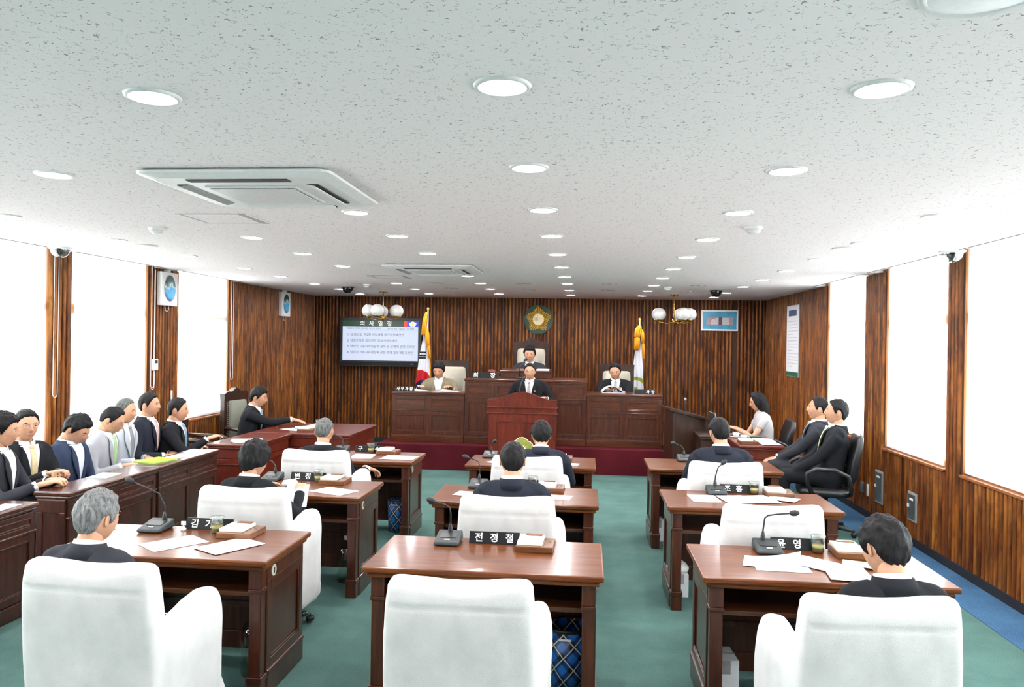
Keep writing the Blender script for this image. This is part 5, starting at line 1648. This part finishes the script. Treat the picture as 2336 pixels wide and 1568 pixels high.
for i in range(9):
    a = i / 8
    for yy in (-.10, .10): vs.append((-.17 + .34 * a, yy + .01, .085 * math.sin(PI * min(1, a * 1.15)) ** .8 if a < .87 else .01))
for i in range(8): fs.append((2 * i, 2 * i + 1, 2 * i + 3, 2 * i + 2))
q.add(vs, fs, 0, True)
part('curled_sheet', q, M['paper'], rp); rp.children[-1].modifiers.new('t', 'SOLIDIFY').thickness = .003
part('lower_sheet', MB().box(-.17, .17, -.11, .11, -.014, -.011), M['paper'], rp)
make_podium()
pm = thing('microphone', 'black podium microphone in front of the speaking man', 'microphone', (-.90, 10.52, 1.02))
part('gooseneck', MB().tube([(0, .12, -.05), (0, .06, .10), (.01, .05, .22), (.03, .09, .30), (.05, .15, .335)], .006, 8), M['blackplastic'], pm)
part('mic_head', MB().tube([(.045, .135, .33), (.055, .165, .342), (.06, .19, .35)], [.014, .022, .017], 12), M['black'], pm)

throne('high_back_chair', 'carved chairman\'s throne with pale upholstery and nail trim under the emblem', (-.94, 13.10, .58), PI, .60, 1.27, .32, 'cushion', .075, 'carved high-back chairs')
throne('high_back_chair', 'dark high-back chair behind the man in the tan jacket', (-2.24, 12.72, .355), PI, .58, 1.17, .32, 'cushion', .0, 'carved high-back chairs')
throne('high_back_chair', 'dark high-back chair behind the man reading at right bench', (.50, 12.72, .355), PI, .57, 1.15, .32, 'cushion', .0, 'carved high-back chairs')

# flags
YEL, WHT, RED, NAV, BLK, GRN = range(6)
FM = [M['goldcloth'], cloth_mat('white_flag_satin', (222, 226, 234), .1, 300, .1), cloth_mat('red_flag_satin', (196, 26, 40), .1, 300), cloth_mat('navy_flag_satin', (28, 34, 76), .1, 300), cloth_mat('black_flag_satin', (26, 30, 34), .1, 300), cloth_mat('olive_flag_satin', (150, 160, 50), .1, 300)]
def kr(u, z, x):
    dx = x + .12; dz = z - .80
    r = math.hypot(dx * 1.0, dz)
    if r < .195:
        w = .085 * math.sin((dx + .195) / .39 * 2 * PI + .6)
        return RED if dz > -.03 - w * .9 + dx * -.45 else NAV
    for zc, xs in ((1.245, (-.16, -.02)), (.30, (-.13, -.045)), (.30, (-.235, -.15))):
        for k in range(3):
            if abs(z - zc + (k - 1) * -.047) < .015 and xs[0] < x < xs[1]: return BLK
    return WHT
flag('national_flag', 'national flag with red and blue disc hanging beside the television', (-2.735, 13.30, .355),
     [(1.86, -.02, .012), (1.70, -.05, .02), (1.50, -.08, .03), (1.25, -.13, .045), (.80, -.18, .07), (.45, -.24, .08), (.10, -.29, .10)], kr, [(1.99, -.01, 1.62, -.055, .045), (1.72, -.01, 1.42, .022, .040), (1.50, .01, 1.22, .055, .028), (1.25, .045, .80, .085, .012), (.83, .083, .76, .088, .022)], FM, depth=.06)
def co(u, z, x):
    d = math.hypot((x + .05) * 1.0, z - .76)
    if .13 < d < .185 and not (x < -.1 and z < .74):
        return GRN
    if d < .13 and abs(x + .055) < .025 and z < .78: return GRN
    return WHT
flag('council_flag', 'white council flag with olive wreath and gold tassel on the dais', (.885, 13.30, .355),
     [(1.72, -.02, .02), (1.55, -.055, .03), (1.10, -.10, .06), (.60, -.085, .085), (.10, -.075, .115)], co, [(1.80, .0, 1.63, -.035, .06), (1.66, -.035, 1.42, -.04, .052), (1.74, .03, 1.55, .055, .036), (1.55, .055, 1.28, .075, .026)], FM, depth=.06)

# right side
lc = thing('lectern', 'dark wooden lectern with sloping top at the right end of the dais', 'lectern', (1.36, 10.75, 0), R(8))
part('body', MB().prism([(-.24, .05), (.20, .05), (.20, .86), (-.24, .965)], -.26, .24, 'y'), M['darkwood'], lc, bevel=.006)
part('corner_post', MB().box(-.255, -.215, -.275, -.245, .05, .955).box(.18, .215, -.275, -.245, .05, .86), M['darkwood'], lc, bevel=.004)
part('sloping_top', MB().prism([(-.30, .985), (.27, .845), (.275, .875), (-.30, 1.02)], -.31, .28, 'y'), M['darkwood'], lc, bevel=.006)
part('plinth', MB().box(-.27, .24, -.29, .26, 0, .06), M['darkwood'], lc, bevel=.006)
lm = thing('microphone', 'small microphone on the dark lectern at the right', 'microphone', (1.33, 10.66, .93))
part('gooseneck', MB().tube([(0, 0, -.01), (0, .0, .12), (.0, -.01, .17)], .007, 8), M['charcoal'], lm)
part('mic_head', MB().ball((0, -.01, .19), (.018, .018, .026), 12, 8), M['steel'], lm)
plain_desk('side_table', 'dark table under the laptop of the typing woman', 1.42, 2.02, 9.95, 10.60, .72, 'darkwood', 'darkwood')
lp = thing('laptop', 'open laptop on the dark table before the typing woman', 'laptop', (1.79, 10.22, .72), R(4))
part('base', MB().box(-.13, .13, -.17, .17, 0, .022), M['steel'], lp, bevel=.004)
part('keyboard', MB().box(-.06, .11, -.15, .15, .022, .0245), M['blackplastic'], lp)
sl = MB().boxm(Matrix.Translation((-.155, 0, .145)) @ Matrix.Rotation(R(-10), 4, 'Y'), .006, .17, .125)
part('screen', sl, M['charcoal'], lp, bevel=.003)
part('screen_edge', MB().boxm(Matrix.Translation((-.153, -.171, .145)) @ Matrix.Rotation(R(-10), 4, 'Y'), .0075, .002, .125).boxm(Matrix.Translation((-.175, 0, .268)) @ Matrix.Rotation(R(-10), 4, 'Y'), .0075, .17, .002), M['steel'], lp)
plain_desk('side_table', 'reddish wooden table with papers beside the two seated men on the right', 1.72, 2.235, 8.98, 9.93, .73, 'podium', 'podium')
for i, (x, y, rz) in enumerate(((2.10, 9.20, 4), (2.06, 9.40, -3), (2.12, 9.56, 2))):
    paper(['nearest', 'middle', 'farthest'][i] + ' white sheet on the right side table', x, y, .7305 + .0024 * (2 - i), rz, .22, .30, 0)
dup(pad0, (1.86, 9.18, .73), R(2), 'wooden memo box on the right side table', 'wooden memo boxes')
for lab, x, y in (('white tea cup on saucer, nearer on the right side table', 1.88, 9.50), ('white tea cup on saucer, farther on the right side table', 1.83, 9.74)):
    t = thing('teacup', lab, 'cup', (x, y, .73), 0, 'white teacups')
    part('saucer', MB().lathe([(0, .002), (.03, .0), (.068, .012), (.07, .015), (.03, .006), (0, .006)], 24), M['opal'], t)
    part('bowl', MB().lathe([(0, .008), (.022, .008), (.036, .035), (.041, .06), (.038, .06), (.033, .035), (.02, .014), (0, .014)], 24), M['opal'], t)
    part('handle', MB().tube([(.038, 0, .05), (.058, 0, .046), (.058, 0, .026), (.034, 0, .022)], .004, 6), M['opal'], t)
gn = thing('notebook', 'dark green notebook on the right side table', 'notebook', (2.05, 9.80, .73), R(6))
part('cover', MB().box(-.09, .09, -.06, .06, 0, .016), M['green'], gn, bevel=.003)
part('pages', MB().box(-.086, .092, -.056, .056, .003, .013), M['paper'], gn)
office_chair('office_chair', 'black leather office chair holding the man with the lime tie', (2.385, 8.03, 0), R(80), 1.0, 'black office chairs')
office_chair('office_chair', 'black leather office chair holding the man farther along right wall', (2.44, 8.82, 0), R(78), 1.0, 'black office chairs')
office_chair('office_chair', 'black office chair holding the typing woman', (2.32, 10.28, 0), R(88), .92, 'black office chairs')

# seats of the gallery
GY = [5.33, 5.88, 6.28, 6.84, 7.42, 7.79, 8.06]
GX = [-4.33, -4.52, -4.43, -4.52, -4.66, -4.62, -4.46]
def gallery_seat():
    t = thing('gallery_chair', '', 'chair')
    part('seat', MB().loft([superring(0, .0, z, .22 - e, .22 - e, 5, 28) for z, e in ((.26, .01), (.28, 0), (.30, .0), (.32, .03))]), M['cushion_green'], t)
    part('backrest', MB().loft([superring(0, y, z, .21, .022, 4, 28) for z, y in ((.50, -.21), (.65, -.22), (.80, -.235))]), M['cushion_green'], t)
    for sx in (-1, 1):
        part('leg', MB().tube([(sx * .19, -.235, .81), (sx * .195, -.205, .4), (sx * .20, -.20, .01)], .014, 8), M['darkwood'], t)
        part('leg', MB().tube([(sx * .195, .19, .29), (sx * .20, .20, .01)], .016, 8), M['darkwood'], t)
    return t
gs = gallery_seat()
GW = ['first', 'second', 'third', 'fourth', 'fifth', 'sixth', 'seventh']
for i, (x, y) in enumerate(zip(GX, GY)):
    place(gs, 'gseat', (x + .02, y, 0), R(-80), 'plain gallery chair under the %s seated man from the camera' % GW[i], 'gallery chairs')

# ================================================================== PLACING THE PEOPLE
# councillors, seen from behind
person('grey-haired man in dark suit seated in the nearest left armchair', -2.235, 3.28, -6, 1.155, .97, lean=8, head=(6, -12, 2), suit='suit_charsuit', hair=('full', 'hair_grey'), rh=(.21, .30, .50), lh=(-.10, .30, .55), group='seated councillors', seed=1)
person('dark-haired man bowed over papers in the nearest right armchair', 1.252, 3.22, 4, 1.175, 1.0, wide=.92, lean=9, head=(16, 14, 0), suit='suit_ink', hair=('full', 'hair'), rh=(.08, .34, .66), lh=(-.08, .34, .66), group='seated councillors', seed=2)
person('curly-haired woman in black jacket holding up papers', -2.225, 4.94, -8, 1.17, .94, lean=8, head=(14, -12, 0), suit='suit_ink', hair=('perm', 'hair'), female=True, rh=(.22, .34, .80), lh=(-.10, .38, .79), group='seated councillors', seed=3)
person('short-haired man with protruding ears in the second middle armchair', -.46, 4.93, 0, 1.225, .98, lean=6, head=(4, 4, 0), suit='suit_navy', hair=('short', 'hair'), group='seated councillors', seed=4)
person('grey crew-cut man in dark suit seated in the third left armchair', -2.265, 6.55, -4, 1.185, .98, lean=5, head=(2, 4, 0), suit='suit_ink', hair=('crop', 'hair_salt'), rh=(.36, .16, .73), rhd=(.5, .8, -.35), lh=(-.15, .40, .775), group='seated councillors', seed=5)
person('black-haired man leaning forward before the podium, third middle armchair', -.375, 6.66, 2, 1.185, 1.0, lean=16, head=(14, 6, 0), suit='suit_navy', hair=('full', 'hair'), group='seated councillors', seed=6)
person('broad man in navy suit seated in the third right armchair', 1.13, 6.58, 4, 1.265, 1.0, lean=7, head=(6, 6, -3), suit='suit_navy', hair=('short', 'hair'), group='seated councillors', seed=7, wide=1.06)
# speaker and dais
person('man with glasses speaking at the podium in black suit with gold pin', -.775, 11.0, 176, 1.585, .97, lean=9, head=(8, 4, 0), suit='suit_ink', tie='tie_silver', hair=('receding', 'hair'), glasses=True, standing=True, pin=True, lh=(-.25, .25, 1.085), rh=(.25, .25, 1.085), seed=8, wide=1.05)
person('chairman in charcoal suit seated on the throne under the emblem', -.935, 13.02, 178, 1.81, 1.10, floor=.58, lean=3, head=(4, 0, 0), suit='suit_charsuit', tie=None, hair=('full', 'hair'), lh=(-.16, .42, 1.34), rh=(.16, .42, 1.34), group='officials on the dais', seed=9)
person('man in tan jacket with open collar reading at the left dais bench', -2.335, 12.42, 180, 1.545, 1.08, floor=.355, lean=9, head=(18, -4, 0), suit='suit_olive', hair=('full', 'hair'), lh=(-.26, .42, 1.12), rh=(.26, .42, 1.12), group='officials on the dais', seed=10)
person('man in black suit reading papers at the right dais bench', .465, 12.42, 178, 1.58, 1.08, floor=.355, lean=7, head=(16, -6, 4), suit='suit_ink', tie='tie_blue', hair=('receding', 'hair'), lh=(-.05, .47, 1.17), rh=(.17, .46, 1.14), pose=('curl', 'curl'), group='officials on the dais', seed=11)
# gallery
GP = [dict(label='young man at the left picture edge in charcoal suit, head turned', suit='suit_charsuit', hair=('full', 'hair'), head=(6, 16, 0), tie=None, top=1.295),
      dict(label='man with glasses and beige striped tie in the gallery, hands clasped', suit='suit_ink', hair=('short', 'hair'), head=(2, -14, 0), tie='tie_beige', glasses=True, top=1.27, lh=(-.05, .36, .76), rh=(.05, .38, .765), pose=('curl', 'curl')),
      dict(label='man in blue suit with open shirt collar looking down in the gallery', suit='suit_blue', hair=('full', 'hair'), head=(34, 6, 0), tie=None, top=1.225, shirt='shirt_blue', lh=(-.12, .28, .62), rh=(.1, .28, .62)),
      dict(label='man with glasses in light grey suit and pale green tie looking down', suit='suit_lightgrey', hair=('receding', 'hair'), head=(26, 8, 0), tie='tie_green', glasses=True, top=1.235, lh=(-.1, .28, .62), rh=(.12, .30, .66)),
      dict(label='grey-cropped man in pale grey suit with silver tie in the gallery', suit='suit_palegrey', hair=('crop', 'hair_salt'), head=(8, 10, 0), tie='tie_grey', top=1.255, lh=(-.1, .26, .62), rh=(.12, .28, .62)),
      dict(label='man in navy suit with dusty pink tie sitting upright in the gallery', suit='suit_navy', hair=('short', 'hair'), head=(0, 4, 0), tie='tie_pink', top=1.28, lh=(-.1, .26, .62), rh=(.12, .28, .62)),
      dict(label='man in black suit with blue tie at the far end of the gallery', suit='suit_ink', hair=('short', 'hair'), head=(4, 10, 0), tie='tie_blue', top=1.21, lh=(-.1, .30, .64), rh=(.06, .40, .755))]
for i, g in enumerate(GP):
    top = g.pop('top'); lab = g.pop('label'); kw = dict(lh=(-.10, .36, .755), rh=(.10, .36, .755)); kw.update(g)
    person(lab, GX[i], GY[i], (-76, -106, -90, -82, -94, -84, -80)[i], top, 1.06, wide=.92, lean=4 if i != 3 else 9, group='men seated in the gallery', seed=20 + i, **kw)
# left clerk, right side
person('clerk in dark suit reaching across his table for papers', -4.34, 9.66, -82, 1.25, 1.06, lean=12, head=(10, 0, 0), suit='suit_ink', tie='tie_blue', hair=('full', 'hair'), rh=(-.0, .585, .815), lh=(-.10, .40, .77), rhd=(.05, 1, -.18), pose=('relaxed', 'flat'), seed=30)
person('man with lime tie in black suit, nearer of the two on the right', 2.42, 8.03, 78, 1.35, 1.06, lean=-8, head=(-3, -4, 0), suit='suit_ink', tie='tie_lime', hair=('short', 'hair'), lh=(-.13, .36, .60), rh=(.15, .34, .60), pose=('relaxed', 'relaxed'), group='men seated on the right', seed=31)
person('man in charcoal suit, farther of the two seated on the right', 2.47, 8.80, 76, 1.32, 1.06, lean=-7, head=(-3, -2, 0), suit='suit_charsuit', tie='tie_blue', hair=('receding', 'hair'), lh=(-.1, .38, .60), rh=(.08, .38, .60), group='men seated on the right', seed=32)
person('long-haired woman in light grey t-shirt typing at the laptop', 2.30, 10.27, 88, 1.275, .98, lean=7, head=(12, 0, 0), suit='tee', hair=('long', 'hair'), female=True, sleeves='short', lh=(-.09, .38, .79), rh=(.09, .38, .79), pose=('type', 'type'), seed=33)
